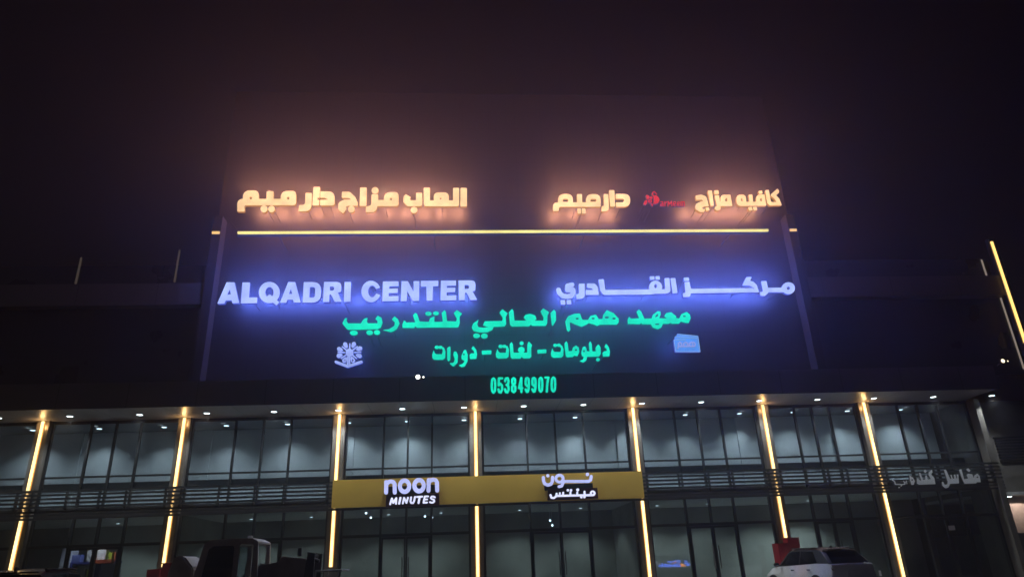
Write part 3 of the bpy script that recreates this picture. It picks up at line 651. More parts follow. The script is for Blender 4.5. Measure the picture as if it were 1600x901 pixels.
bar((126,402), (118,443), -1.22, .03, dimmat, 'faintest thin light strip, high on the dark wall at far left')
part('corner_fin', MB().box(float(P(1575,450,-1.44)[0])-.16, float(P(1575,450,-1.44)[0])+.16, -1.43, -1.25, ZF, float(P(1550,372,-1.5)[2])), M['wing'])

# ------------------------------------------------------------------ downlights
row1 = [(8,656),(114,652),(221,649),(326,647),(428,643),(528,640),(628,637),(725,634.5),(819,632),(913,630),(1005,628),(1097,627),(1188,625),(1277,624),(1364,622.5),(1455,621),(1543,620)]
row2 = [(60,675),(161,672),(260,669),(357,667),(451,664),(545,661),(636,657),(725,655),(813,652.5),(900,650),(988,648.5),(1072,647),(1157,645),(1241,643),(1325,641.5),(1407,640),(1492,638)]
y1 = float(np.mean([PZ(*p, ZS)[1] for p in row1])); y2 = float(np.mean([PZ(*p, ZS)[1] for p in row2]))
0 and print('downlight rows', y1, y2)
def where(x):
    ks = ['the leftmost strip', 'the second strip', "the yellow band's left strip", "the yellow band's middle strip", "the yellow band's right strip", 'the strip over the car', 'the rightmost strip']
    xs = PX[1:]; j = int(np.argmin([abs(x-v) for v in xs])); d = x-xs[j]
    return ('just ' if abs(d) < .9 else ('a little ' if abs(d) < 1.7 else 'well '))+('right of ' if d > 0 else 'left of ')+ks[j]
def downlight(x, y, z, r, lens, label, group, spot=None):
    t = empty('downlight', (x, y, z), label, 'downlight', group)
    m_ = MB(); n = 20
    for k in range(n):
        a, b = 2*math.pi*k/n, 2*math.pi*(k+1)/n
        p = lambda q, rr, zz: (x+rr*math.cos(q), y+rr*math.sin(q), zz)
        m_.quad(p(a,r,z-.004), p(b,r,z-.004), p(b,r*1.3,z-.012), p(a,r*1.3,z-.012)); m_.quad(p(a,r*1.3,z-.012), p(b,r*1.3,z-.012), p(b,r*1.36,z), p(a,r*1.36,z))
    m_.build('trim', M['grey'], t)
    MB().tube((x,y,z-.009), (x,y,z-.003), r*1.02, 20).build('lens', lens, t)
    if spot:
        e, blend, size, c, tilt = spot
        ld = bpy.data.lights.new('downlight_beam', 'SPOT'); ld.energy = e; ld.spot_size = R(size); ld.spot_blend = blend; ld.color = c; ld.shadow_soft_size = .05
        lo = bpy.data.objects.new('downlight_beam', ld); col.objects.link(lo); lo.location = (x, y, z-.02); lo.rotation_euler = (R(tilt), 0, 0); put(lo, t)
seen = {}
for px, py in row1:
    x = float(PZ(px, py, ZS)[0]); downlight(x, y1, ZS+.004, .10, M['down'], 'bright soffit downlight, '+where(x), 'downlights in the soffit', (380, .6, 120, (.85,.95,1), 0))
for px, py in row2:
    x = float(PZ(px, py, ZS)[0]); downlight(x, y2, ZS+.012, .095, M['down_in'], 'dim downlight behind upper glass, '+where(x), 'downlights behind the upper glass', (160*random.uniform(.75,1.2), .85, random.uniform(116,126), (.80,.92,1), random.uniform(-4,6)))
# unseen ground floor lights, added to brighten the shop interiors
k = 0
rx = float(P(140, 880, .6)[0])
downlight(rx, .45, Z_SLAB0, .07, M['down_in'], 'unseen ceiling light added to brighten the blue goods rack in the leftmost shop', None, (160, .5, 100, (.95,.97,1), 12))  # lamp added only to brighten the goods rack
for a, b in bays[1:-1]:
    for f in (.3, .72):
        k += 1; x = a+(b-a)*f
        downlight(x, 3.6, Z_SLAB0, .07, M['down_in'], 'unseen added ceiling light inside the shop, '+where(x), 'unseen added ceiling lights in the shops', ((120 if a < PX[6]-1 else 260)*random.uniform(.75,1.25), .5, 125, (.85,.97,.92), 0))

for i_, (px, py) in enumerate([(572,801),(579.5,808),(664,806),(675,808),(859.5,812.5),(863,820)]):
    c = P(px, py, 2.0); side = ['far left one of the left pair', 'right one of the left pair', 'left one by the middle strip', 'right one by the middle strip', 'upper one of the right pair', 'lower one of the right pair'][i_]
    t = empty('spotlight', tuple(c), 'tiny white spotlight behind the glass, '+side, 'spotlight', 'spotlights in the shop')
    x, y, z = c
    MB().tube((x,y,z),(x,y+.14,z+.05),.045,12).tube((x,y+.07,z+.03),(x,y+.07,Z_SLAB0),.012,6).build('housing', M['white'], t)
    MB().tube((x,y-.008,z-.003),(x,y-.001,z),.038,12).build('lens', M['down_in'], t)
for (a, b, lab) in [((1481,820.5),(1493,827.5),'small white paper notice on the dark door under the grey white Arabic letters'), ((1372.5,890.5),(1378,899),'small white paper notice low on the glass right of the white car')]:
    A, B = P(*a, -.06), P(*b, -.06)
    tag(MB().box(A[0], B[0], -.062, -.058, B[2], A[2]).build('paper_notice', M['white']), lab, 'notice')
# ------------------------------------------------------------------ illuminated signs
def face(name, rgb, strength, var=.12): return emit(name, rgb, strength, var, 1.6)
SIDE = pbr('letter_return', (.12,.12,.13), .4, .4)
OMNI = 1.4
def sign(key, y, thick, mats, label, dot=0, rail=True, back=-.9, halo=None, cat='sign', name='sign', railmat=None):
    ls = contours(GL[key]); pts = np.vstack(ls)
    c = P(float(pts[:,0].mean()), float(pts[:,1].max()), y)
    t = empty(name, tuple(c), label, cat)
    letters(GL[key], y, thick, mats, t, dot)
    if rail:
        W = np.array([P(a, b, y) for a, b in pts]); x0, x1 = W[:,0].min(), W[:,0].max(); zc = (W[:,2].min()+W[:,2].max())/2; h = W[:,2].max()-W[:,2].min()
        for ch in [o for o in t.children if o.name.split('.')[0] in ('letter', 'dot')]:
            vs_ = np.array([v.co for v in ch.data.vertices]); i = int(np.argmin(np.abs(vs_[:,0]-vs_[:,0].mean())+np.abs(vs_[:,2]-vs_[:,2].mean())*.2))
            MB().tube((vs_[i,0], y+thick-.02, vs_[i,2]), (vs_[i,0], back+.002, vs_[i,2]), .010, 8).build('stud', railmat or M['dark'], ch)
    if halo:
        rgb, en, tilt, up = halo
        L = float(x1-x0)
        ld = bpy.data.lights.new('added_halo_light', 'AREA'); ld.shape = 'RECTANGLE'; ld.size = L; ld.size_y = 1.7 if h > .8 else float(h*.9); ld.energy = en*L*.26; ld.color = rgb  # area lamp added behind the letters to spread a halo on the wall
        lo = bpy.data.objects.new('added_halo_light', ld); col.objects.link(lo); lo.location = ((x0+x1)/2, y+thick+.10, zc+up); lo.rotation_euler = (R(90+tilt), 0, 0); put(lo, t)
        n = max(1, int(round(L/.75)))
        ld = bpy.data.lights.new('added_glow_point', 'POINT'); ld.energy = en*L*OMNI/n; ld.color = rgb; ld.shadow_soft_size = .03  # point lamps added to imitate bloom around the letters
        for i in range(n):
            lo = bpy.data.objects.new('added_glow_point', ld); col.objects.link(lo); lo.location = (x0+L*(i+.5)/n, y+.38, zc+.25*h+.35); put(lo, t)
    return t
YL = -2.3; OMNI = 1.4
WS = emit('warm_return', (1.0,.42,.10), .55); BS = emit('blue_return', (.10,.16,1.0), .6); GS = emit('green_return', (.0,.40,.25), .5)
warm = [face('warm_face', (1.0,.65,.32), 1.3, .2), WS, SIDE]
blue = [face('blue_white_face', (.37,.47,1.0), 1.3, .16), BS, SIDE]
green = [face('green_face', (.003,.80,.52), 1.1, .16), GS, SIDE]
redm = [face('red_face', (.80,.03,.04), .95), SIDE, SIDE]
sign('game_sign', YL, .12, warm, 'wide warm yellow Arabic sign at upper left above the long light strip', 6, halo=((1.0,.40,.22), 105, 38, .8))
sign('home_sign', YL, .12, warm, 'warm yellow Arabic sign left of the small red emblem', 3, halo=((1.0,.40,.22), 105, 38, .8))
sign('cafe_sign', YL, .12, warm, 'warm yellow Arabic sign at upper right, right of the red emblem', 3, halo=((1.0,.40,.22), 105, 38, .8))
t = sign('red_emblem', YL, .1, redm, 'small red emblem and lettering between the two right-hand yellow signs', 0)
letters(GL['red_words'], YL, .1, redm, t)
sign('center_sign', YL, .14, blue, 'big bluish white block letters reading ALQADRI CENTER', 0, halo=((.11,.18,1.0), 125, 22, .7))
sign('arabic_center_sign', YL, .14, blue, 'bluish white Arabic sign with long drawn-out strokes at right, under the strip', 4, halo=((.11,.18,1.0), 125, 22, .7))
sign('green_line', YL, .1, green, 'large green Arabic line directly under the two bluish white signs', 4, back=-.935, halo=((0,.45,.55), 12, 20, .3))
sign('green_courses', YL, .1, green, 'smaller green Arabic line with two dashes, between flower and card emblems', 3, back=-.935, halo=((0,.45,.55), 12, 15, .2))
sign('number', YL, .05, green, 'green phone number 0538499070 on the canopy fascia', 0, rail=False)
bl2 = [face('pale_blue_face', (.36,.46,1.0), 1.0, .25), BS, SIDE]
tf = sign('flower', YL, .1, bl2, 'pale blue flower over an open book, left of the green lines', 0, back=-.935, halo=((.08,.14,1.0), 22, 20, .5))
cm = [face('card_face', (.10,.34,1.0), .95, .15), BS, SIDE]
tcard = sign('card', YL, .1, cm, 'light blue emblem of stacked tilted cards, right of the green lines', 0, back=-.9, halo=((.08,.14,1.0), 22, 20, .5))
letters(GL['card_word'], YL-.03, .028, [face('card_letters', (.36,.42,1.0), .9), SIDE, SIDE], tcard)
letters(GL['card_edge'], YL-.03, .028, [face('card_edges', (.30,.50,1.0), 1.0), SIDE, SIDE], tcard, 0, 'edge')
# yellow sign band with the shop's white letters
yb0, yb1 = float(P(519,770,-.62)[0]), float(P(1005,757,-.62)[0])
band = empty('sign_band', ((yb0+yb1)/2, -.6, Z_BB), 'long mustard yellow sign band across two bays with white lit lettering', 'sign')
MB().box(yb0, yb1, -.62, -.505, Z_BB, Z_BT, .008).build('panel', M['yellow'], band)
def quadbox(px, y, th, mat, name, parent):
    return solid([np.array(px, float)], y, th, [mat], name, parent)
quadbox([(603.5,772.5),(686,770),(686.5,788.5),(602.5,792)], -.72, .095, M['maroon'], 'backing_and_shade', band)
quadbox([(601,760),(684,756),(684,769),(601,772)], -.70, .075, M['dark'], 'backing_and_shade', band)  # dark sheet painted as the shading behind the Latin letters
quadbox([(856.5,763.5),(933.2,761.3),(934.8,777.5),(855.8,781)], -.72, .095, M['maroon'], 'backing_and_shade', band)
quadbox([(850,757),(926,754),(926.5,761),(856,765),(851.5,766)], -.70, .075, M['dark'], 'backing_and_shade', band)  # dark sheet painted as the shading behind the Arabic letters
nm = [face('shop_letter_face', (.52,.57,1.0), 1.05), SIDE, SIDE]
mm = [face('minute_letter_face', (.72,.74,1.0), 1.25), SIDE, SIDE]
letters(GL['noon'], -.78, .06, nm, band); letters(GL['minutes'], -.76, .035, mm, band)
letters(GL['noon_arabic'], -.78, .06, nm, band, 1.5); letters(GL['minutes_arabic'], -.76, .035, mm, band, 1.2)
sign('basin', -.58, .05, [M['white'], SIDE, SIDE], 'unlit grey white Arabic letters on the louvres above the rightmost shop', 1, rail=False)

# ------------------------------------------------------------------ flood lamps
def flood(px, py, y, s, label, lens=M['lamp']):
    c = P(px, py, y); t = empty('flood_lamp', tuple(c), label, 'flood lamp')
    x, yy, z = c
    b = MB().box(x-.10*s, x+.10*s, yy, yy+.10*s, z-.09*s, z+.09*s, .02*s); b.tube((x, yy+.1*s, z), (x, yy+.35*s, z-.1*s), .02); b.build('housing', M['dark'], t)
    MB().tube((x,yy-.006,z),(x,yy-.001,z),.078*s,16).build('lens', lens, t)
    x += .2*s
    MB().box(x-.03*s, x+.03*s, yy+.0, yy+.08*s, z-.07*s, z+.05*s, .01).build('side_housing', M['dark'], t)
    MB().tube((x,yy-.006,z-.01),(x,yy-.001,z-.01),.026*s,12).build('side_lens', lens, t)
flood(653, 588.5, -2.4, 1.0, 'small bright flood lamp on the canopy edge left of the phone number')
flood(1567, 563.5, -2.0, 1.0, 'small bright flood lamp at the far right below the thin strip', emit('warm_flood_lens', (1,.82,.55), 2.2))

# ------------------------------------------------------------------ neighbouring building on the right
nb = empty('side_building', (XE+2, 0, 0), 'dark side building at the right edge with a louvred vent and a lit wall', 'building')
y = .6
def px_box(a, b, y0, y1, mat, name, parent):
    A, B = P(*a, y0), P(*b, y0)
    return MB().box(min(A[0],B[0]), max(A[0],B[0]), y0, y1, min(A[2],B[2]), max(A[2],B[2])).build(name, mat, parent)
A = P(1560, 770, y); zl = float(A[2])
MB().box(XE+.25, XE+12, y, y+4, zl, ZS+.1).build('wall', M['pilaster'], nb)
zw = float(P(1590, 832, y+.2)[2])
MB().box(XE+.25, XE+12, y+.1, y+4, 0, zw).build('lower_wall', M['dark'], nb)
MB().box(XE+.25, XE+12, y-.5, y+4, zl-.12, zl-.003).build('ledge', pbr('pale_ledge', (.6,.6,.6), .6), nb)
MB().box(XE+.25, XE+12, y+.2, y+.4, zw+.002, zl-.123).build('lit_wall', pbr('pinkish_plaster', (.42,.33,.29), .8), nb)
v = MB(); a = P(1549, 683, y-.1); b = P(1600, 718, y-.1)
for k in range(9):
    z = b[2]+(a[2]-b[2])*k/8; v.box(a[0]+.15, b[0]+1.5, y-.1, y-.003, z-.03, z+.02)
v.build('vent', M['dark'], nb)
c = P(1576, 773.5, y-.3); tl = empty('wall_lamp', tuple(c), 'small bluish white lamp under the ledge at the right edge', 'lamp')
MB().tube((c[0],c[1],zl-.16), (c[0],c[1],zl-.125), .12, 16).build('housing', M['grey'], tl)
MB().tube((c[0],c[1],zl-.175), (c[0],c[1],zl-.161), .1, 16).build('lens', emit('lamp_lens', (.75,.95,1), 6), tl)
ld = bpy.data.lights.new('lamp_beam', 'SPOT'); ld.energy = 45; ld.spot_size = R(150); ld.color = (1,.85,.72); lo = bpy.data.objects.new('lamp_beam', ld); col.objects.link(lo); lo.location = (c[0]+.6, c[1]-.1, zl-.2); put(lo, tl)
# ------------------------------------------------------------------ vehicles and things at street level
paint_w = pbr('white_paint', (.80,.80,.83), .25, coat=.6, var=.03)
paint_r = pbr('maroon_paint', (.16,.04,.045), .3, coat=.6, var=.05)
tyre = pbr('tyre_rubber', (.02,.02,.02), .9)
rim = pbr('wheel_rim', (.35,.35,.36), .3, .8)
cglass = pbr('car_glass', (.012,.013,.015), .06, var=.02)
roofm = pbr('roof_reflection_tint', (.20,.115,.085), .25, coat=.5, var=.05)  # brown colour paints in strip light reflected by the roof
lampred = pbr('tail_lamp_red', (.035,.006,.006), .2)
chrome = pbr('chrome', (.7,.7,.7), .12, 1.0)
blackp = pbr('black_plastic', (.015,.015,.016), .55)
def car(label, paint, roof, loc, heading, scale=1.0, group='cars parked in front of the shops'):
    """local axes: +y forward, rear bumper at y=-2.1; then placed"""
    t = empty('parked_car', (0,0,0), label, 'car', group)
    def ring(y, w, z0, z1, zs, ws):
        # lower body section: sill, widest waist at zs, shoulder at z1
        h = [(0,z0),(w*.8,z0),(w*.95,z0+.08),(w,zs-.12),(w*1.0,zs),(w*.97,zs+.1),(ws,z1),(ws*.6,z1+.015),(0,z1+.02)]
        return [(x, y, z) for x, z in h]+[(-x, y, z) for x, z in h[-2:0:-1]]
    S = [(-2.12,.74,.38,.92,.62,.70),(-2.08,.80,.34,1.02,.66,.74),(-1.9,.86,.30,1.06,.72,.79),(-1.3,.89,.26,1.07,.74,.81),(-.4,.89,.26,1.04,.72,.82),(.5,.88,.26,1.01,.70,.81),(1.0,.88,.26,1.0,.70,.80),(1.5,.87,.28,.95,.68,.76),(1.95,.80,.32,.84,.62,.66),(2.1,.68,.38,.72,.56,.55)]
    body = MB().loft([ring(*s) for s in S]).build('body', paint, t, True)
    G = [(-1.98,.74,1.05),(-1.55,.66,1.44),(-1.25,.63,1.515),(-.4,.63,1.56),(.3,.61,1.53),(.55,.60,1.49),(1.15,.74,1.0)]
    gr = []
    for y, w, z in G:
        wb = .80; zb = 1.0
        h = [(0,zb),(wb-.02,zb),(wb+(w-wb)*.5 if z > 1.1 else w, zb+(z-zb)*.5),(w,z-.04 if z > 1.1 else z-.002),(w-.06,z),(0,z+.02 if z > 1.1 else z+.003)]
        gr.append([(x,y,zz) for x, zz in h]+[(-x,y,zz) for x, zz in h[-2:0:-1]])
    MB().loft(gr).build('cabin', blackp, t, True)
    rf = [(y,w,z) for y, w, z in G if z > 1.4]
    MB().loft([[(w-.02,y,z-.012),(w-.05,y,z+.018),(0,y,z+.038),(-w+.05,y,z+.018),(-w+.02,y,z-.012),(0,y,z-.015)] for y, w, z in rf]).build('roof', roof, t, True)
    for s in (1, -1):   # side windows, rails, mirrors, handles
        def sp(y, z, o=.014):   # point on the leaning cabin side
            f = (z-1.0)/.53; return (s*(.80+(.615-.80)*f*.96+o), y, z)
        MB().quad(sp(-.28,1.06), sp(.86,1.06), sp(.36,1.46), sp(-.28,1.48)).build('side_window', cglass, t)
        MB().quad(sp(-1.35,1.09), sp(-.36,1.06), sp(-.36,1.48), sp(-1.05,1.45)).build('side_window', cglass, t)
        MB().tube((s*.60,-1.3,1.555),(s*.60,.3,1.575),.02).build('roof_rail', blackp, t)
        mr = MB().box(s*.98-.09, s*.98+.09, .78, .90, 1.0, 1.13, .03).tube((s*.83,.84,1.03),(s*.93,.84,1.05),.025).build('mirror', blackp, t)
        MB().box(s*.98-.07, s*.98+.07, .772, .779, 1.015, 1.115).build('mirror_glass', chrome, mr)
        for y in (-.02, -.98): MB().box(s*.895-.02, s*.895+.02, y-.1, y+.1, .865, .90, .008).build('door_handle', chrome, t)
        tl = MB().prism([(-2.12,.86),(-2.02,1.02),(-1.72,1.0),(-1.80,.93)], 'x', s*.70-.06, s*.70+.06).build('tail_lamp', lampred, t)
        MB().box(s*.62-.1, s*.62+.1, 2.02, 2.09, .60, .72, .02).build('headlight', chrome, t)
        for y in (-1.3, 1.35):
            wh = MB().tube((s*.70,y,.34),(s*.895,y,.34),.34,28).build('wheel', tyre, t, True)
            MB().tube((s*.89,y,.34),(s*.905,y,.34),.23,16).build('rim', rim, wh)
            MB().loft([[(s*.80,y+.40*math.cos(q),.34+.40*math.sin(q)) for q in np.linspace(0,2*math.pi,25)[:-1]],[(s*.893,y+.40*math.cos(q),.34+.40*math.sin(q)) for q in np.linspace(0,2*math.pi,25)[:-1]]]).build('wheel_arch', blackp, t)
    MB().quad((-.66,-2.02,1.08),(.66,-2.02,1.08),(.56,-1.64,1.42),(-.56,-1.64,1.42)).build('rear_window', cglass, t)
    MB().quad((-.62,1.10,1.07),(.62,1.10,1.07),(.52,.62,1.46),(-.52,.62,1.46)).build('windscreen', cglass, t)
    MB().box(-.56,.56,-1.80,-1.48,1.49,1.515,.01).build('rear_spoiler', blackp, t)
    MB().prism([(-1.20,1.55),(-1.0,1.57),(-1.16,1.62)], 'x', -.02, .02).build('roof_aerial', blackp, t)
    MB().box(-.26,.26,-2.135,-2.11,.70,.82).build('number_plate', M['white'], t)
    MB().box(-.70,.70,-2.15,-2.05,.36,.56,.03).build('bumper', blackp, t)
    MB().box(-.5,.5,-2.115,-2.085,.86,.885,.004).build('tailgate_trim', blackp, t)
    t.location = loc; t.rotation_euler = (0,0,heading); t.scale = (scale,)*3
    return t
c = P(1322, 880, -7.0)
car('white crossover car with a dark roof parked nose-in before the right-hand shops', paint_w, roofm, (float(c[0])+1.05, -2.95, 0), R(7), .95)
c = P(62, 895, -10.5)
car('dark maroon car at the bottom left corner, only its roof in view', paint_r, paint_r, (float(c[0]), -10.5, 0), R(8))

# red cabinets at the pilasters
def cabinet(x, z, label):
    t = empty('hose_cabinet', (x, -.9, 0), label, 'cabinet', 'red cabinets by the pilasters')
    MB().box(x-.42, x+.02, -.95, -.42, .16, z-.16, .015).build('body', M['red'], t)
    MB().box(x+.022, x+.46, -.85, -.42, .16, z, .015).build('back_box', M['red'], t)
    MB().box(x-.38, x-.02, -.966, -.951, .25, z-.24, .006).build('door', M['red'], t)
    MB().box(x+.0, x+.47, -.86, -.41, z+.001, z+.03, .006).build('lid', pbr('pale_red_paint', (.40,.06,.06), .5), t)
    MB().tube((x-.08,-1.0,z-.75), (x-.08,-1.0,z-.6), .012).build('latch', M['grey'], t)
x = PX[6]; cabinet(float(P(1232,850,-.9)[0]), float(P(1240,840,-.9)[2]), 'red hose cabinet behind the white car')
cabinet(float(P(250,890,-.9)[0]), float(P(258,880,-.9)[2]), 'red hose cabinet below the second strip, left of the loader')

# wheel loader facing right, in front of the left shops
lm = pbr('loader_paint', (.36,.31,.28), .5, var=.2)
lh = pbr('loader_hood', (.22,.17,.165), .55, var=.2)
YLD = -5.0
q = lambda px, py: P(px, py, YLD)
L0, L1 = float(q(312,860)[0]), float(q(407,860)[0]); ZR = float(q(350,842)[2]); X2 = float(q(478,880)[0])
lo_ = empty('wheel_loader', ((L0+L1)/2, YLD, 0), 'dark wheel loader with a rounded cab parked before the left-hand shops', 'loader')
W0, W1 = YLD-.05, YLD+1.35
zb = .95
cabm = MB()
def cabside(y0, y1):
    o = [(L0-.25,zb-.45),(L0+.12,ZR-.12),(L0+.3,ZR-.0),(L1-.25,ZR+.0),(L1-.08,ZR-.08),(L1+.04,zb-.45)]
    i1 = [(L0+.08,zb),(L0+.27,ZR-.26),(L0+.38,ZR-.18),(L0+1.0,ZR-.18),(L0+1.02,zb)]
    i2 = [(L0+1.16,zb-.1),(L0+1.14,ZR-.2),(L0+1.20,ZR-.15),(L0+1.50,ZR-.15),(L0+1.57,ZR-.22),(L0+1.58,zb-.1)]
    return o, i1, i2
def framed(o, holes, y0, y1, mat, name, parent):
    cu = bpy.data.curves.new('outline','CURVE'); cu.dimensions='2D'; cu.fill_mode='BOTH'; cu.extrude=(y1-y0)/2
    for l in [o]+holes:
        l = rp([(a,b,.08) for a,b in l]); sp = cu.splines.new('POLY'); sp.points.add(len(l)-1); sp.use_cyclic_u=True
        for k, v in enumerate(l): sp.points[k].co = (v[0],v[1],0,1)
    to = bpy.data.objects.new('outline', cu); col.objects.link(to); dg = bpy.context.evaluated_depsgraph_get(); dg.update()
    me = bpy.data.meshes.new_from_object(to.evaluated_get(dg)); bpy.data.objects.remove(to); bpy.data.curves.remove(cu)
    me.transform(Matrix(((1,0,0,0),(0,0,-1,(y0+y1)/2),(0,1,0,0),(0,0,0,1)))); me.materials.clear(); me.materials.append(mat)
    ob = bpy.data.objects.new(name, me); col.objects.link(ob); put(ob, parent); return ob
o_, a_, b_ = cabside(0,0); third = [(L0+1.70,zb-.1),(L0+1.68,ZR-.3),(L0+1.72,ZR-.2),(L1-.2,ZR-.2),(L1-.12,ZR-.28),(L1-.08,zb-.1)]
hs = [a_, b_]+([third] if L1-L0 > 1.95 else [])
for y0 in (W0, W1-.08): framed(o_, hs, y0, y0+.08, lm, 'cab_frame', lo_)
for hole, gm in zip(hs, (cglass, M['glass'], M['glass'])):
    xs_ = [h_[0] for h_ in hole]; zs_ = [h_[1] for h_ in hole]
    MB().prism([(a2, b2) for a2, b2 in hole], 'y', W0+.03, W0+.04).build('cab_pane', gm, lo_)
MB().prism([(L0+.1,ZR-.16),(L0+.3,ZR+.01),(L1-.25,ZR+.01),(L1-.07,ZR-.09),(L1-.07,ZR-.14),(L0+.1,ZR-.2)], 'y', W0+.081, W1-.081).build('roof', lm, lo_)
MB().box(L0+.0, L1, W0+.081, W1-.081, .5, zb-.1, .03).build('cab_floor', lm, lo_)
MB().box(L0+.35, L0+.85, W0+.4, W1-.4, zb-.1, zb+.15, .04).box(L0+.3, L0+.44, W0+.4, W1-.4, zb+.15, ZR-.45, .04).build('seat', blackp, lo_)
MB().tube((L0+1.3,YLD+.65,zb-.1),(L0+1.15,YLD+.65,zb+.4),.03).build('steering_column', blackp, lo_)
hx_ = float(q(437,868)[0]); MB().prism([(L1-.06,.55),(X2,.55),(X2,float(q(478,872)[2])),(hx_,float(q(440,868)[2])),(hx_-.06,float(q(430,880)[2])),(L1-.06,float(q(410,880)[2]))], 'y', W0+.15, W1-.15, .04).build('hood', lh, lo_)
MB().prism([(L0-.9,.55),(L0-.05,.55),(L0-.15,ZR-.75),(L0-.45,ZR-.42),(L0-.72,ZR-.40),(L0-.85,ZR-.8)], 'y', W0+.1, W1-.1, .05).build('rear_body', lm, lo_)
MB().tube((float(q(462,865)[0]),YLD+.5,float(q(462,868)[2])),(float(q(462,865)[0]),YLD+.5,float(q(462,855)[2])),.06).build('exhaust', M['dark'], lo_)
a, b, c2, d2 = q(476,898), q(483,868), q(480,862), q(512,901)
for yy in (W0+.05, W1-.25): MB().prism([(a[0]-.1,.4),(b[0]-.05,b[2]+.12),(b[0]+.16,b[2]+.08),(a[0]+.22,.4)], 'y', yy, yy+.14).build('lift_arm', M['dark'], lo_)
MB().tube((b[0],W0+.2,b[2]),(b[0],W1-.1,b[2]),.07).tube((b[0]+.1,W0+.2,b[2]-.08),(b[0]+.28,W0+.2,b[2]-.15),.05).build('arm_pivot', M['dark'], lo_)
ra, rb = q(494,891.5), q(533,891.5)
rk = MB().tube((ra[0],W0,ra[2]),(rb[0],W0,ra[2]),.03).tube((ra[0],W1,ra[2]),(rb[0],W1,ra[2]),.03).tube((rb[0]-.06,W0,ra[2]),(rb[0]-.2,W0,.5),.025).tube((ra[0]+.35,W0,ra[2]),(ra[0]+.28,W0,.5),.025).tube((ra[0],W0,ra[2]),(ra[0]-.1,W0,.5),.03).tube((ra[0],W0,ra[2]),(ra[0],W1,ra[2]),.03).tube((rb[0],W0,ra[2]),(rb[0],W1,ra[2]),.03)
rk.build('fork_frame', pbr('worn_steel', (.30,.29,.28), .5, .5), lo_)
MB().box(ra[0]-.15, rb[0], W0+.05, W1-.05, .2, .5, .03).build('carriage', M['dark'], lo_)
for xx in (L0+.1, X2-.55):
    for yy in (W0-.2, W1-.15):
        wh = MB().tube((xx,yy,.5),(xx,yy+.35,.5),.5,24).build('wheel', tyre, lo_, True); MB().tube((xx,yy-.01,.5),(xx,yy+.36,.5),.24,16).build('rim', lh, wh)
MB().box(float(q(385,842)[0])-.07, float(q(385,842)[0])+.07, YLD+.3, YLD+.42, ZR+.02, ZR+.10, .02).build('beacon', M['white'], lo_)

# goods rack inside the left shop
YR = 1.0
g = lambda px, py: P(px, py, YR)
x0, x1 = float(g(105,875)[0]), float(g(183,872)[0]); zt = float(g(140,877)[2]); zt2 = float(g(140,858)[2])
rack = empty('goods_rack', ((x0+x1)/2, YR, .165), 'blue and white goods rack inside the leftmost shop window', 'shelf')
bluem = pbr('blue_rack', (.03,.04,.22), .5); pale = pbr('pale_rack', (.42,.44,.55), .6)
MB().box(x0-.2, x0+.12, YR-.1, YR+.45, .165, zt2+.15).build('end_panel', pale, rack)
MB().box(x0+.121, x1, YR, YR+.45, zt-.06, zt).build('shelf', bluem, rack)
MB().box(x0+.121, x1, YR+.4, YR+.45, .165, zt-.061).build('back_panel', pale, rack)
MB().box(x0+.13, x0+.2, YR-.01, YR+.05, .165, zt-.061).box(x0+1.05, x0+1.2, YR-.01, YR+.05, .165, zt-.061).build('post', bluem, rack)
goods = [('bucket', 'white and grey tub on the left of the goods rack shelf', (.3,.3,.33), 134, 138+7, 859), ('carton', 'blue carton at the left end of the goods rack shelf', (.12,.15,.42), 111, 126, 866),
 ('carton', 'white carton in the middle of the goods rack shelf', (.62,.6,.62), 150, 166, 857.5), ('carton', 'yellow green carton beside the white carton on the rack', (.35,.42,.03), 167.5, 176, 862), ('carton', 'orange red carton at the right end of the rack', (.42,.10,.04), 177, 182, 862)]
for nm_, lab, rgb, pa, pb, top in goods:
    a, b = g(pa, 870), g(pb, top)
    ob = MB().box(a[0], b[0], YR+.04, YR+.3, zt+.002, b[2], .015).build(nm_, pbr('goods_'+lab.split()[0], rgb, .6, var=.25, scale=9)); tag(ob, lab, 'bucket' if nm_ == 'bucket' else 'carton')
a, b = g(147, 880), g(180, 873)
tag(MB().box(a[0], b[0], YR-.25, YR-.02, b[2]-.14, b[2], .02).build('tray', pbr('orange_tray', (.40,.07,.03), .5)), 'orange red tray hung in front of the goods rack', 'tray')
a, b = g(143, 901), g(150, 889)
tag(MB().tube(((a[0]+b[0])/2, YR-.35, .166), ((a[0]+b[0])/2, YR-.35, b[2]), .13, 16).build('bucket', pbr('lime_plastic', (.40,.45,.04), .5)), 'lime yellow bucket standing under the goods rack', 'bucket')
a, b = g(125, 901), g(140, 884)
tag(MB().tube(((a[0]+b[0])/2, YR-.4, .166), ((a[0]+b[0])/2, YR-.4, b[2]), .28, 16, .2).build('sack', pbr('dark_sack', (.04,.04,.04), .9, bump=.4)), 'dark bulging sack in front of the goods rack', 'sack')

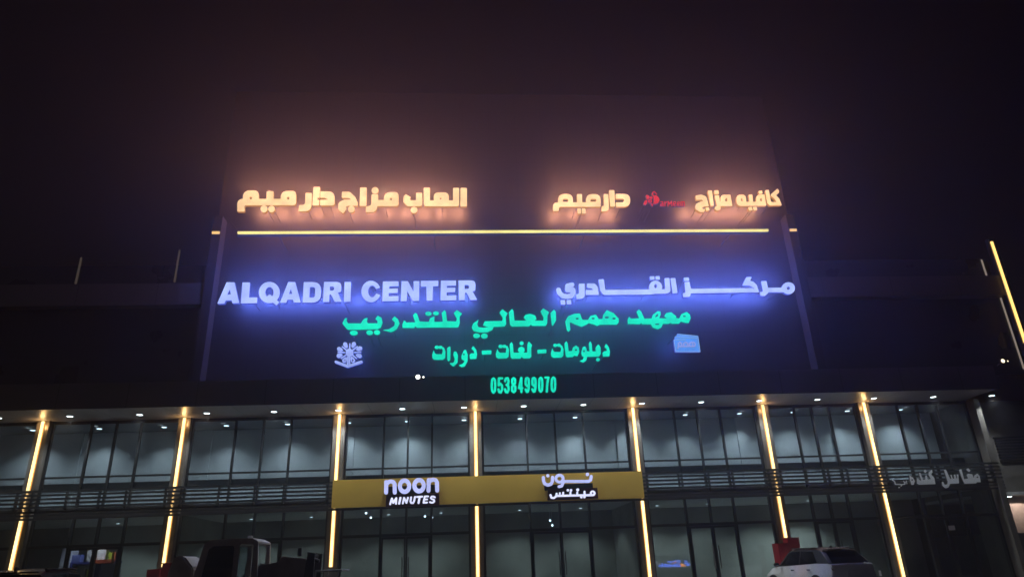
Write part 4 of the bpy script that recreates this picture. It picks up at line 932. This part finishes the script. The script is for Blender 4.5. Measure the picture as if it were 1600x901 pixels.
# lit shop sign across the street, seen only as a reflection in the glass
sx = float(P(1050, 880, 0)[0])
d = P(1050, 881, 0)-CAM; n_ = np.array([d[0], -d[1], d[2]])
def mirror(px, py, yb):
    h = P(px, py, -.006); dd = h-CAM; dd = np.array([dd[0], -dd[1], dd[2]]); return h+dd*((yb-h[1])/dd[1])
YO = -45.0
ob_ = empty('street_sign_board', tuple(mirror(1050, 893, YO)), 'blue and orange lit sign across the street, mirrored in the right-hand shop glass', 'sign')
bm_, om_, wm_ = emit('blue_sign', (.10,.20,1.0), 14), emit('orange_sign', (1.0,.28,.04), 14), emit('white_sign', (.6,.65,.8), 2.5)
random.seed(3)
def blocks(p0, p1, v0, v1, mat, step, name):
    m_ = MB(); p = p0
    while p < p1:
        w_ = step*random.uniform(.5,1.0); t0 = v0+(v1-v0)*random.uniform(0,.5)
        A, B = mirror(p, v1, YO), mirror(p+w_*.8, t0, YO); m_.box(min(A[0],B[0]), max(A[0],B[0]), YO-.2, YO, A[2], B[2]); p += w_
    m_.build(name, mat, ob_)
blocks(1030, 1062, 879, 885, bm_, 3.2, 'lower_letters'); blocks(1044, 1063, 873.5, 878, bm_, 3.5, 'upper_letters'); blocks(1063, 1070, 879, 884, om_, 3, 'orange_letters'); blocks(1052, 1056, 874, 879, om_, 3, 'orange_dot'); blocks(1071, 1078, 874, 883, bm_, 4, 'end_letters'); blocks(1003, 1030, 875, 882, wm_, 3, 'white_letters')
A, B = mirror(1000, 897, YO+.05), mirror(1080, 871, YO+.05)
MB().box(min(A[0],B[0])-.3, max(A[0],B[0])+.3, YO-.5, YO-.21, 0, B[2]+.3).build('board', M['dark'], ob_)

# ------------------------------------------------------------------ night haze
hz = bpy.data.materials.new('haze'); n = nodes(hz); o = n.nodes.new('ShaderNodeOutputMaterial'); v = n.nodes.new('ShaderNodeVolumePrincipled')
v.inputs['Color'].default_value = (.9,.9,.92,1); v.inputs['Density'].default_value = 0.0046; v.inputs['Anisotropy'].default_value = 0.76
n.links.new(v.outputs[0], o.inputs['Volume'])
tag(MB().box(-310, 310, -310, 310, -1, 40).build('haze', hz), kind='stuff')
